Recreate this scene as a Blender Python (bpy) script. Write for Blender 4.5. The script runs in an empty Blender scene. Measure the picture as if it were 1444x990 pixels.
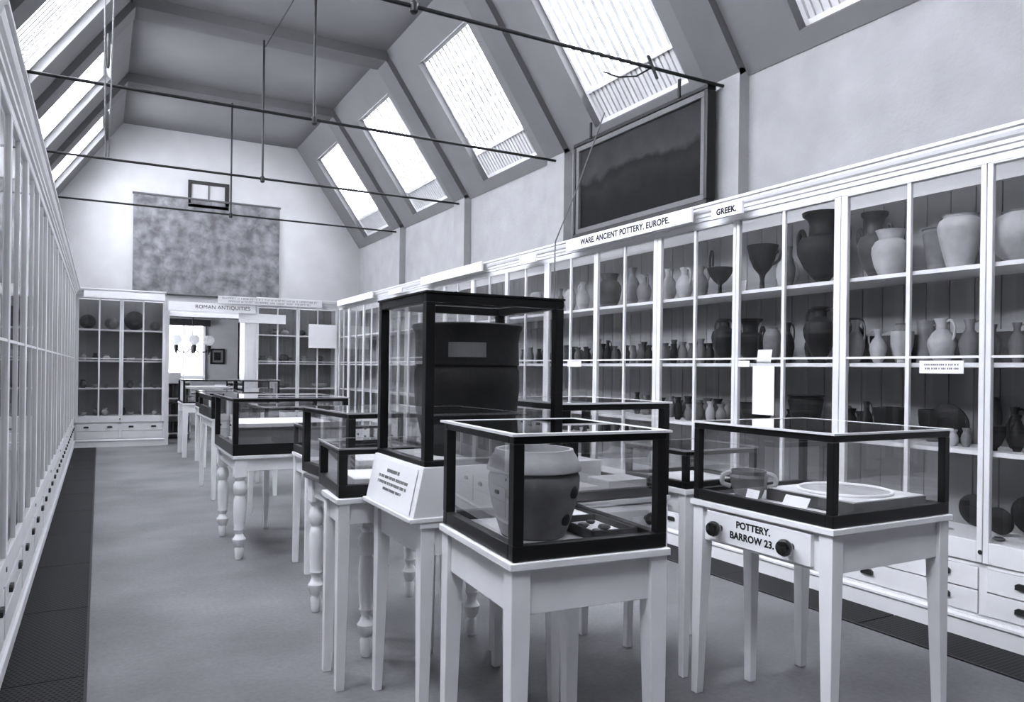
import bpy, math, random
from mathutils import Vector, Matrix
random.seed(7)
D = bpy.data
COL = bpy.context.scene.collection
PI = math.pi

# ------------------------------------------------------------------ materials
def new_mat(name):
    m = D.materials.new(name); m.use_nodes = True
    nt = m.node_tree; nt.nodes.clear()
    out = nt.nodes.new('ShaderNodeOutputMaterial')
    return m, nt, out

def paint(name, v, rough=0.5, var=0.06, scale=6.0, bump=0.0, bscale=60.0, tint=(1, 1, 1), spec=0.3):
    m, nt, out = new_mat(name)
    b = nt.nodes.new('ShaderNodeBsdfPrincipled'); nt.links.new(b.outputs[0], out.inputs[0])
    b.inputs['Roughness'].default_value = rough
    b.inputs['Specular IOR Level'].default_value = spec
    tc = nt.nodes.new('ShaderNodeTexCoord')
    n = nt.nodes.new('ShaderNodeTexNoise'); n.inputs['Scale'].default_value = scale; n.inputs['Detail'].default_value = 6
    nt.links.new(tc.outputs['Object'], n.inputs['Vector'])
    r = nt.nodes.new('ShaderNodeValToRGB')
    lo, hi = v * (1 - var), v * (1 + var)
    r.color_ramp.elements[0].position = 0.3; r.color_ramp.elements[1].position = 0.7
    r.color_ramp.elements[0].color = (lo * tint[0], lo * tint[1], lo * tint[2], 1)
    r.color_ramp.elements[1].color = (hi * tint[0], hi * tint[1], hi * tint[2], 1)
    nt.links.new(n.outputs['Fac'], r.inputs[0]); nt.links.new(r.outputs[0], b.inputs['Base Color'])
    if bump:
        n2 = nt.nodes.new('ShaderNodeTexNoise'); n2.inputs['Scale'].default_value = bscale; n2.inputs['Detail'].default_value = 4
        nt.links.new(tc.outputs['Object'], n2.inputs['Vector'])
        bp = nt.nodes.new('ShaderNodeBump'); bp.inputs['Strength'].default_value = bump; bp.inputs['Distance'].default_value = 0.01
        nt.links.new(n2.outputs['Fac'], bp.inputs['Height']); nt.links.new(bp.outputs[0], b.inputs['Normal'])
    return m

def wood(name, v, rough=0.4, var=0.35, axis_scale=(2, 30, 30)):
    m, nt, out = new_mat(name)
    b = nt.nodes.new('ShaderNodeBsdfPrincipled'); nt.links.new(b.outputs[0], out.inputs[0])
    b.inputs['Roughness'].default_value = rough; b.inputs['Specular IOR Level'].default_value = 0.35
    tc = nt.nodes.new('ShaderNodeTexCoord'); mp = nt.nodes.new('ShaderNodeMapping')
    mp.inputs['Scale'].default_value = axis_scale
    n = nt.nodes.new('ShaderNodeTexNoise'); n.inputs['Scale'].default_value = 2.5; n.inputs['Detail'].default_value = 8; n.inputs['Distortion'].default_value = 0.6
    nt.links.new(tc.outputs['Object'], mp.inputs[0]); nt.links.new(mp.outputs[0], n.inputs['Vector'])
    r = nt.nodes.new('ShaderNodeValToRGB')
    r.color_ramp.elements[0].color = (v * (1 - var),) * 3 + (1,); r.color_ramp.elements[1].color = (v * (1 + var),) * 3 + (1,)
    nt.links.new(n.outputs['Fac'], r.inputs[0]); nt.links.new(r.outputs[0], b.inputs['Base Color'])
    return m

def glass_mat(name, ior=1.5, gloss_tint=0.95, tr=0.96, rough=0.0, both=1.9):
    m, nt, out = new_mat(name)
    t = nt.nodes.new('ShaderNodeBsdfTransparent'); t.inputs[0].default_value = (tr, tr, tr, 1)
    g = nt.nodes.new('ShaderNodeBsdfGlossy'); g.inputs['Color'].default_value = (gloss_tint,) * 3 + (1,); g.inputs['Roughness'].default_value = rough
    f = nt.nodes.new('ShaderNodeFresnel'); f.inputs['IOR'].default_value = ior
    ge = nt.nodes.new('ShaderNodeNewGeometry')          # one reflection per pane: none off the inner faces
    inv = nt.nodes.new('ShaderNodeMath'); inv.operation = 'SUBTRACT'; inv.inputs[0].default_value = 1.0
    nt.links.new(ge.outputs['Backfacing'], inv.inputs[1])
    mu = nt.nodes.new('ShaderNodeMath'); mu.operation = 'MULTIPLY'; mu.use_clamp = True
    nt.links.new(f.outputs[0], mu.inputs[0]); nt.links.new(inv.outputs[0], mu.inputs[1])
    m2 = nt.nodes.new('ShaderNodeMath'); m2.operation = 'MULTIPLY'; m2.use_clamp = True; m2.inputs[1].default_value = both   # two faces of the pane
    nt.links.new(mu.outputs[0], m2.inputs[0])
    mx = nt.nodes.new('ShaderNodeMixShader')
    nt.links.new(m2.outputs[0], mx.inputs[0]); nt.links.new(t.outputs[0], mx.inputs[1]); nt.links.new(g.outputs[0], mx.inputs[2])
    nt.links.new(mx.outputs[0], out.inputs[0])
    return m

def emit(name, col, s):
    m, nt, out = new_mat(name)
    e = nt.nodes.new('ShaderNodeEmission'); e.inputs[0].default_value = (*col, 1); e.inputs[1].default_value = s
    nt.links.new(e.outputs[0], out.inputs[0]); return m

SKY = (0.86, 0.885, 1.0)
M = {}
M['white'] = paint('white_gloss_paint', 0.86, 0.35, 0.05, 5)
M['cabinet'] = paint('cabinet_white_paint', 0.74, 0.4, 0.05, 4)
M['backboard'] = paint('cabinet_back_paint', 0.27, 0.7, 0.10, 3)
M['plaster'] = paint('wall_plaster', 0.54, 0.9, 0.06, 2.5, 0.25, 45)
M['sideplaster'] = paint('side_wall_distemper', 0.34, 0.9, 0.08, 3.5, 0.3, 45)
M['endwall'] = paint('dark_end_wall', 0.035, 0.9, 0.1, 3)
M['ceiling'] = paint('ceiling_board', 0.165, 0.9, 0.06, 2.0, 0.1, 50)
M['rib'] = paint('rib_paint', 0.13, 0.8, 0.06, 3)
M['matchboard'] = paint('matchboard_paint', 0.62, 0.6, 0.05, 5)
M['black'] = wood('ebonised_wood', 0.006, 0.38)
M['darkwood'] = wood('dark_stained_wood', 0.035, 0.45)
M['greywood'] = wood('grey_stained_wood', 0.12, 0.5)
M['lining'] = paint('pale_case_lining', 0.70, 0.8, 0.05, 8)
M['greylining'] = paint('grey_case_lining', 0.22, 0.9, 0.1, 8)
M['felt'] = paint('dark_case_lining', 0.06, 0.95, 0.2, 30)
M['iron'] = paint('black_iron', 0.01, 0.5, 0.2, 20)
M['knob'] = paint('black_knob', 0.008, 0.2, 0.1, 20, spec=0.6)
M['brass'] = paint('dark_brass', 0.02, 0.4, 0.2, 20)
M['paper'] = paint('white_card', 0.85, 0.85, 0.02, 10)
M['greypaper'] = paint('grey_card', 0.16, 0.9, 0.06, 10)
M['faintink'] = paint('faded_print', 0.22, 0.9, 0.05, 10)
M['ink'] = paint('black_ink', 0.01, 0.8, 0.0, 10)
M['cord'] = paint('pale_cord', 0.15, 0.9, 0.2, 60)
M['darkcord'] = paint('dark_cord', 0.03, 0.9, 0.2, 60)
M['curtain'] = paint('dark_curtain', 0.02, 0.95, 0.3, 12)
M['backroom'] = paint('back_room_wall', 0.42, 0.9, 0.08, 3)
M['glass'] = glass_mat('case_glass', 1.52, 0.98, 0.97, 0.0, 2.4)
M['wallglass'] = glass_mat('cabinet_glass', 1.45, 0.9, 0.975, 0.0, 1.2)
M['sky_l'] = emit('skylight_glass_west', SKY, 30.0)
M['sky_r'] = emit('skylight_glass_east', SKY, 13.0)
M['winlight'] = emit('back_room_window_daylight', SKY, 4.0)
def pottery(name, v, var=0.3):
    return paint(name, v, 0.65, var, 9, 0.2, 40)
TONE = {'pale': pottery('pale_pottery', 0.36, .18), 'mid': pottery('mid_pottery', 0.15, .3), 'dim': pottery('dim_pottery', 0.075, .35), 'dark': pottery('dark_pottery', 0.009, .5)}

def obscured_glass():
    m, nt, out = new_mat('obscured_top_glass')
    a = nt.nodes.new('ShaderNodeBsdfTranslucent'); a.inputs[0].default_value = (.92, .92, .92, 1)
    b = nt.nodes.new('ShaderNodeBsdfDiffuse'); b.inputs[0].default_value = (.6, .6, .6, 1)
    mx = nt.nodes.new('ShaderNodeMixShader'); mx.inputs[0].default_value = 0.2
    nt.links.new(a.outputs[0], mx.inputs[1]); nt.links.new(b.outputs[0], mx.inputs[2]); nt.links.new(mx.outputs[0], out.inputs[0])
    return m
M['topglass'] = obscured_glass(); M['globe'] = M['topglass']
M['softglint'] = paint('case_edge_faint_glint', 0.30, 0.3, 0.05, 20)  # fainter painted glint for the lid edges of the other cases
M['edge'] = paint('glass_edge_painted_glint', 0.75, 0.3, 0.03, 20)  # whitish colour stands in for light caught on the glass lid edge
def floor_mat():
    m, nt, out = new_mat('floor_linoleum')
    b = nt.nodes.new('ShaderNodeBsdfPrincipled'); nt.links.new(b.outputs[0], out.inputs[0])
    b.inputs['Roughness'].default_value = 0.6; b.inputs['Specular IOR Level'].default_value = 0.25
    tc = nt.nodes.new('ShaderNodeTexCoord')
    n = nt.nodes.new('ShaderNodeTexNoise'); n.inputs['Scale'].default_value = 1.3; n.inputs['Detail'].default_value = 5
    n2 = nt.nodes.new('ShaderNodeTexNoise'); n2.inputs['Scale'].default_value = 45; n2.inputs['Detail'].default_value = 3
    nt.links.new(tc.outputs['Object'], n.inputs['Vector']); nt.links.new(tc.outputs['Object'], n2.inputs['Vector'])
    mx = nt.nodes.new('ShaderNodeMath'); mx.operation = 'MULTIPLY_ADD'; mx.inputs[1].default_value = 0.35
    nt.links.new(n2.outputs['Fac'], mx.inputs[0]); nt.links.new(n.outputs['Fac'], mx.inputs[2])
    r = nt.nodes.new('ShaderNodeValToRGB')
    r.color_ramp.elements[0].position = 0.45; r.color_ramp.elements[1].position = 0.9
    r.color_ramp.elements[0].color = (0.115, 0.115, 0.117, 1); r.color_ramp.elements[1].color = (0.215, 0.215, 0.22, 1)
    nt.links.new(mx.outputs[0], r.inputs[0]); nt.links.new(r.outputs[0], b.inputs['Base Color'])
    return m
M['floor'] = floor_mat()

def grate_mat():
    m, nt, out = new_mat('cast_iron_grating')
    b = nt.nodes.new('ShaderNodeBsdfPrincipled'); nt.links.new(b.outputs[0], out.inputs[0])
    b.inputs['Roughness'].default_value = 0.7; b.inputs['Specular IOR Level'].default_value = 0.15
    tc = nt.nodes.new('ShaderNodeTexCoord')
    w = nt.nodes.new('ShaderNodeTexBrick'); w.inputs['Scale'].default_value = 1.0
    w.offset = 0.5; w.inputs['Brick Width'].default_value = 0.022; w.inputs['Row Height'].default_value = 0.022; w.inputs['Mortar Size'].default_value = 0.005
    w.inputs['Color1'].default_value = (0.003, 0.003, 0.003, 1); w.inputs['Color2'].default_value = (0.003, 0.003, 0.003, 1); w.inputs['Mortar'].default_value = (0.03, 0.03, 0.031, 1)
    nt.links.new(tc.outputs['Object'], w.inputs['Vector']); nt.links.new(w.outputs['Color'], b.inputs['Base Color'])
    return m
M['grate'] = grate_mat()

def map_mat():
    m, nt, out = new_mat('wall_map_print')
    b = nt.nodes.new('ShaderNodeBsdfPrincipled'); nt.links.new(b.outputs[0], out.inputs[0]); b.inputs['Roughness'].default_value = 0.85
    tc = nt.nodes.new('ShaderNodeTexCoord')
    v = nt.nodes.new('ShaderNodeTexVoronoi'); v.feature = 'DISTANCE_TO_EDGE'; v.inputs['Scale'].default_value = 2.2
    n = nt.nodes.new('ShaderNodeTexNoise'); n.inputs['Scale'].default_value = 5.5; n.inputs['Detail'].default_value = 10
    mixv = nt.nodes.new('ShaderNodeMixRGB'); mixv.inputs[0].default_value = 0.25
    nt.links.new(tc.outputs['Object'], mixv.inputs[1]); nt.links.new(n.outputs['Color'], mixv.inputs[2]); nt.links.new(mixv.outputs[0], v.inputs['Vector'])
    nt.links.new(tc.outputs['Object'], n.inputs['Vector'])
    r1 = nt.nodes.new('ShaderNodeValToRGB'); r1.color_ramp.elements[0].position = 0.0; r1.color_ramp.elements[1].position = 0.03
    r1.color_ramp.elements[0].color = (0.8, 0.8, 0.8, 1); r1.color_ramp.elements[1].color = (1, 1, 1, 1)
    nt.links.new(v.outputs['Distance'], r1.inputs[0])
    r2 = nt.nodes.new('ShaderNodeValToRGB'); r2.color_ramp.elements[0].position = 0.35; r2.color_ramp.elements[1].position = 0.68
    r2.color_ramp.elements[0].color = (0.10, 0.10, 0.105, 1); r2.color_ramp.elements[1].color = (0.27, 0.27, 0.28, 1)
    nt.links.new(n.outputs['Fac'], r2.inputs[0])
    mu = nt.nodes.new('ShaderNodeMixRGB'); mu.blend_type = 'MULTIPLY'; mu.inputs[0].default_value = 1
    nt.links.new(r2.outputs[0], mu.inputs[1]); nt.links.new(r1.outputs[0], mu.inputs[2]); nt.links.new(mu.outputs[0], b.inputs['Base Color'])
    return m
M['map'] = map_mat()

def painting_mat():
    # a dark landscape: a paler band of sky above, dark wooded land below
    m, nt, out = new_mat('dark_landscape_canvas')
    b = nt.nodes.new('ShaderNodeBsdfPrincipled'); nt.links.new(b.outputs[0], out.inputs[0]); b.inputs['Roughness'].default_value = 0.6; b.inputs['Specular IOR Level'].default_value = 0.1
    tc = nt.nodes.new('ShaderNodeTexCoord'); sp = nt.nodes.new('ShaderNodeSeparateXYZ')
    nt.links.new(tc.outputs['Object'], sp.inputs[0])
    n = nt.nodes.new('ShaderNodeTexNoise'); n.inputs['Scale'].default_value = 3.0; n.inputs['Detail'].default_value = 7
    nt.links.new(tc.outputs['Object'], n.inputs['Vector'])
    ma = nt.nodes.new('ShaderNodeMath'); ma.operation = 'MULTIPLY_ADD'; ma.inputs[1].default_value = 0.35
    nt.links.new(n.outputs['Fac'], ma.inputs[0]); nt.links.new(sp.outputs['Z'], ma.inputs[2])
    r = nt.nodes.new('ShaderNodeValToRGB')
    e = r.color_ramp.elements; e[0].position = 0.45; e[0].color = (0.010, 0.010, 0.010, 1); e[1].position = 1.0; e[1].color = (0.035, 0.035, 0.036, 1)
    for p, c in ((0.60, 0.020), (0.70, 0.011), (0.76, 0.05)):
        x = e.new(p); x.color = (c, c, c, 1)
    nt.links.new(ma.outputs[0], r.inputs[0])
    n3 = nt.nodes.new('ShaderNodeTexNoise'); n3.inputs['Scale'].default_value = 7; n3.inputs['Detail'].default_value = 5
    nt.links.new(tc.outputs['Object'], n3.inputs['Vector'])
    ad = nt.nodes.new('ShaderNodeMixRGB'); ad.blend_type = 'MULTIPLY'; ad.inputs[0].default_value = 0.6
    nt.links.new(r.outputs[0], ad.inputs[1]); nt.links.new(n3.outputs['Fac'], ad.inputs[2]); nt.links.new(ad.outputs[0], b.inputs['Base Color'])
    return m
M['canvas'] = painting_mat()

# ------------------------------------------------------------------ mesh builder
class MB:
    def __init__(s): s.v = []; s.f = []; s.smooth = False
    def add(s, vs, fs, mt=None):
        k = len(s.v)
        s.v += [tuple(mt @ Vector(p)) if mt else tuple(p) for p in vs]
        s.f += [tuple(i + k for i in f) for f in fs]; return s
    def box(s, x0, x1, y0, y1, z0, z1, mt=None):
        if x0 > x1: x0, x1 = x1, x0
        if y0 > y1: y0, y1 = y1, y0
        if z0 > z1: z0, z1 = z1, z0
        vs = [(x0, y0, z0), (x1, y0, z0), (x1, y1, z0), (x0, y1, z0), (x0, y0, z1), (x1, y0, z1), (x1, y1, z1), (x0, y1, z1)]
        return s.add(vs, [(0, 3, 2, 1), (4, 5, 6, 7), (0, 1, 5, 4), (1, 2, 6, 5), (2, 3, 7, 6), (3, 0, 4, 7)], mt)
    def hexa(s, bot, top, mt=None):
        return s.add(list(bot) + list(top), [(0, 3, 2, 1), (4, 5, 6, 7), (0, 1, 5, 4), (1, 2, 6, 5), (2, 3, 7, 6), (3, 0, 4, 7)], mt)
    def prism(s, prof, a0, a1, fn, mt=None):
        # prof: closed outline of (u,w); fn(u,w,a) -> xyz
        n = len(prof)
        vs = [fn(u, w, a0) for u, w in prof] + [fn(u, w, a1) for u, w in prof]
        fs = [(i, (i + 1) % n, n + (i + 1) % n, n + i) for i in range(n)] + [tuple(range(n - 1, -1, -1)), tuple(range(n, 2 * n))]
        return s.add(vs, fs, mt)
    def lathe(s, prof, seg=24, c=(0, 0, 0), mt=None):
        n = len(prof); vs = []; fs = []
        for r, z in prof:
            for k in range(seg):
                a = 2 * PI * k / seg; vs.append((c[0] + r * math.cos(a), c[1] + r * math.sin(a), c[2] + z))
        for i in range(n - 1):
            for k in range(seg):
                k2 = (k + 1) % seg; fs.append((i * seg + k, i * seg + k2, (i + 1) * seg + k2, (i + 1) * seg + k))
        fs.append(tuple(range(seg - 1, -1, -1))); fs.append(tuple((n - 1) * seg + k for k in range(seg)))
        s.smooth = True
        return s.add(vs, fs, mt)
    def tube(s, path, r, seg=8, mt=None):
        P = [Vector(p) for p in path]; n = len(P); vs = []; fs = []
        up = Vector((0, 0, 1))
        t0 = (P[1] - P[0]).normalized()
        side = t0.cross(up)
        if side.length < 1e-3: side = t0.cross(Vector((1, 0, 0)))
        side.normalize()
        for i, p in enumerate(P):
            t = (P[min(i + 1, n - 1)] - P[max(i - 1, 0)]).normalized()
            side = (side - t * side.dot(t)).normalized(); b = t.cross(side)
            rr = r[i] if isinstance(r, (list, tuple)) else r
            for k in range(seg):
                a = 2 * PI * k / seg; vs.append(tuple(p + side * (rr * math.cos(a)) + b * (rr * math.sin(a))))
        for i in range(n - 1):
            for k in range(seg):
                k2 = (k + 1) % seg; fs.append((i * seg + k, i * seg + k2, (i + 1) * seg + k2, (i + 1) * seg + k))
        fs.append(tuple(range(seg - 1, -1, -1))); fs.append(tuple((n - 1) * seg + k for k in range(seg)))
        s.smooth = True
        return s.add(vs, fs, mt)
    def build(s, name, mat, parent=None, bevel=0.0, loc=None, rotz=0.0):
        me = D.meshes.new(name); me.from_pydata(s.v, [], s.f); me.update()
        me.materials.append(M[mat] if isinstance(mat, str) else mat)
        import bmesh
        bm = bmesh.new(); bm.from_mesh(me); bmesh.ops.recalc_face_normals(bm, faces=bm.faces); bm.to_mesh(me); bm.free()
        if s.smooth:
            me.shade_smooth(); me.set_sharp_from_angle(angle=math.radians(38))
        o = D.objects.new(name, me); COL.objects.link(o)
        if parent: o.parent = parent
        if loc: o.location = loc
        if rotz: o.rotation_euler = (0, 0, rotz)
        if bevel:
            md = o.modifiers.new('edge', 'BEVEL'); md.width = bevel; md.segments = 2; md.limit_method = 'ANGLE'; md.angle_limit = math.radians(50)
        return o

def tag(o, label=None, cat=None, group=None, kind=None):
    if label: o['label'] = label
    if cat: o['category'] = cat
    if group: o['group'] = group
    if kind: o['kind'] = kind
    return o
def thing(name, label, cat, loc=(0, 0, 0), rotz=0.0, group=None):
    o = D.objects.new(name, None); COL.objects.link(o); o.empty_display_size = 0.1
    o.location = loc; o.rotation_euler = (0, 0, rotz)
    return tag(o, label, cat, group)
def struct(name, mb, mat, bevel=0.0):
    return tag(mb.build(name, mat, None, bevel), kind='structure')
def copy_tree(o, parent=None):
    c = o.copy(); COL.objects.link(c)
    if parent: c.parent = parent
    for ch in KIDS.get(o.name, []): copy_tree(ch, c)
    return c
KIDS = {}
def index_kids():
    KIDS.clear()
    for o in D.objects:
        if o.parent: KIDS.setdefault(o.parent.name, []).append(o)
def text(name, body, size, mat, parent, loc, rot, align='CENTER', sx=1.0, bold=0.0):
    c = D.curves.new(name, 'FONT'); c.body = body; c.size = size; c.align_x = align; c.align_y = 'CENTER'; c.extrude = 0.0006
    c.space_character = 1.05; c.offset = bold
    c.materials.append(M[mat])
    tmp = D.objects.new('lettering_curve', c); COL.objects.link(tmp)
    dg = bpy.context.evaluated_depsgraph_get()
    me = D.meshes.new_from_object(tmp.evaluated_get(dg)); D.objects.remove(tmp)
    if not me.materials: me.materials.append(M[mat])
    o = D.objects.new(name, me); COL.objects.link(o); o.parent = parent; o.location = loc; o.rotation_euler = rot; o.scale = (sx, 1, 1)
    return o

# ------------------------------------------------------------------ the room
CX = 1.70                       # middle of the room, from side to side
XWR, XWL = 4.30, -0.90          # plaster walls
XPR, XPL = 4.20, -0.80          # pilaster faces
YN, YF = -1.6, 13.95
RIBS = [-0.53 + 2.44 * k for k in range(6)]      # -0.53 1.91 4.35 6.79 9.23 11.67
RH = 0.17
def mir(x, side): return x if side > 0 else 2 * CX - x
dl = math.hypot(1.1, 1.58); DX, DZ = -1.1 / dl, 1.58 / dl; NX, NZ = 1.58 / dl, 1.1 / dl
def sl(side, y, s, t):          # on the right or left sloping ceiling: s up the slope, t outwards from the rib face
    return (mir(4.20 + s * DX + t * NX, side), y, 3.56 + s * DZ + t * NZ)
def slbox(mb, side, y0, y1, s0, s1, t0, t1):
    P = [sl(side, y, s, t) for (y, s) in ((y0, s0), (y1, s0), (y1, s1), (y0, s1)) for t in (t0,)]
    Q = [sl(side, y, s, t1) for (y, s) in ((y0, s0), (y1, s0), (y1, s1), (y0, s1))]
    mb.hexa(P, Q)

struct('floor', MB().box(-1.1, 4.5, YN - 0.2, 18.4, -0.12, 0), 'floor')
for nm, x0, x1 in (('floor_grating', -0.335, -0.04), ('floor_grating', 3.476, 3.785)):
    g = MB(); y = -1.5
    while y < 13.44:
        y2 = min(y + 1.02, 13.44); g.box(x0, x1, y + 0.004, y2 - 0.004, 0.0, 0.005); y = y2
    struct(nm, g, 'grate')
struct('trim_1', MB().box(-0.04, -0.028, -1.5, 13.44, 0, 0.007).box(3.462, 3.476, -1.5, 13.44, 0, 0.007), 'iron')

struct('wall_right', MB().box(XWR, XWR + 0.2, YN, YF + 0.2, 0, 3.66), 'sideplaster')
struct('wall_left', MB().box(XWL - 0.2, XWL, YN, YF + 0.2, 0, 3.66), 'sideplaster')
struct('wall_near', MB().box(-1.1, 4.5, YN - 0.2, YN, 0, 5.6), 'endwall')
DX0, DX1, DZ1 = 1.0, 2.16, 2.13
wf = MB().box(-1.1, DX0, YF, YF + 0.2, 0, 5.6).box(DX1, 4.5, YF, YF + 0.2, 0, 5.6).box(DX0, DX1, YF, YF + 0.2, DZ1, 5.6)
struct('wall_far', wf, 'plaster')

T0, T1 = 0.07, 0.27
SK0, SK1 = 0.08, 1.65
ce = MB().box(0.2, 3.2, YN, YF + 0.1, 5.26, 5.4)
edges = [YN] + RIBS + [14.11]
for side in (1, -1):
    for i in range(len(edges) - 1):
        a, b = edges[i], edges[i + 1]
        if i == 0:
            slbox(ce, side, a, b, -0.06, 2.12, T0, T1); continue
        y0, y1 = a + 0.40, a + 1.73
        b = min(b, YF + 0.1)
        slbox(ce, side, a, b, -0.06, SK0, T0, T1); slbox(ce, side, a, b, SK1, 2.12, T0, T1)
        slbox(ce, side, a, y0, SK0, SK1, T0, T1); slbox(ce, side, y1, b, SK0, SK1, T0, T1)
struct('ceiling', ce, 'ceiling')
for i, y in enumerate(RIBS):
    r = MB(); pil = MB()
    a, b = y - RH, y + RH
    for side in (1, -1):
        x0, x1 = mir(XPR, side), mir(XWR + 0.05, side)
        pil.box(x0, x1, a, b, 0, 3.60)
        slbox(r, side, a, b, -0.02, 1.93, 0.0, 0.10)
    r.box(0.3 - 0.03, 3.1 + 0.03, a, b, 5.14, 5.30)
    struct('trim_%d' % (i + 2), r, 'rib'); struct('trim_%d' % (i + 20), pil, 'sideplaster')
# skylights: frame, glazing bars, obscured glass, and a fixed ribbed panel at the foot
wn = 0
for side in (1, -1):
    for y in RIBS:
        y0, y1 = y + 0.40, y + 1.73; wn += 1
        f = MB(); w = 0.035
        for (p, q, u, v) in ((y0, y0 + w, SK0, SK1), (y1 - w, y1, SK0, SK1), (y0, y1, SK0, SK0 + w), (y0, y1, SK1 - w, SK1)):
            slbox(f, side, p, q, u, v, 0.15, 0.215)
        slbox(f, side, y0, y1, 0.385, 0.42, 0.15, 0.215)
        fr = struct('window_%d' % wn, f, 'white')
        g = MB(); nb = 13
        for k in range(1, nb):
            yy = y0 + (y1 - y0) * k / nb; slbox(g, side, yy - 0.023, yy + 0.023, 0.40, SK1 - 0.02, 0.165, 0.20)
        g.build('glazing_bars', 'matchboard', fr)
        p = MB(); slbox(p, side, y0 + 0.01, y1 - 0.01, SK0 + .01, 0.40, 0.185, 0.205)
        nb = 20
        for k in range(nb):
            yy = y0 + 0.03 + (y1 - y0 - 0.06) * (k + .5) / nb; slbox(p, side, yy - 0.02, yy + 0.02, SK0 + 0.03, 0.39, 0.168, 0.19)
        p.build('ribbed_panel', 'matchboard', fr)
        q = MB(); slbox(q, side, y0 + 0.01, y1 - 0.01, 0.40, SK1 - 0.01, 0.204, 0.209)
        q.build('glass_pane', 'sky_r' if side > 0 else 'sky_l', fr)

# back room seen through the doorway
br = MB().box(-1.0, 5.0, 17.8, 18.0, 0, 1.08).box(-1.0, 1.16, 17.8, 18.0, 1.08, 2.24).box(2.03, 5.0, 17.8, 18.0, 1.08, 2.24).box(-1.0, 5.0, 17.8, 18.0, 2.24, 3.2)
br.box(-0.2, 0.0, YF + 0.2, 17.8, 0, 3.2).box(4.6, 4.8, YF + 0.2, 17.8, 0, 3.2)
struct('wall_back_room', br, 'backroom')
struct('ceiling_back_room', MB().box(-0.2, 4.8, YF + 0.2, 18.0, 3.2, 3.3), 'ceiling')
bw = struct('window_%d' % (wn + 1), MB().box(1.16, 1.21, 17.74, 17.84, 1.05, 2.24).box(1.98, 2.03, 17.74, 17.84, 1.05, 2.24).box(1.16, 2.03, 17.70, 17.84, 1.03, 1.09).box(1.16, 2.03, 17.74, 17.84, 2.19, 2.24).box(1.585, 1.615, 17.78, 17.83, 1.09, 2.2), 'white')
MB().box(1.2, 2.0, 17.86, 17.87, 1.08, 2.21).build('glass_pane', 'winlight', bw)
added_win = struct('window_%d' % (wn + 2), MB().box(0, .04, 14.9, 14.96, .9, 2.6).box(0, .04, 16.94, 17.0, .9, 2.6).box(0, .04, 14.9, 17.0, .84, .9).box(0, .04, 14.9, 17.0, 2.6, 2.66).box(0, .04, 15.9, 16.0, .9, 2.6), 'white')  # side window out of view, added to brighten the back room
MB().box(.005, .012, 14.96, 16.94, .9, 2.6).build('glass_pane', 'winlight', added_win)  # glowing pane of the added, unseen window
dc = MB().box(DX0 - 0.06, DX0 + 0.0, YF - 0.03, YF + 0.2, 0, DZ1 + 0.06).box(DX1, DX1 + 0.07, YF - 0.03, YF + 0.2, 0, DZ1 + 0.06).box(DX0 - 0.06, DX1 + 0.07, YF - 0.03, YF + 0.2, DZ1, DZ1 + 0.07)
struct('door_1', dc, 'white', 0.004)

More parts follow.
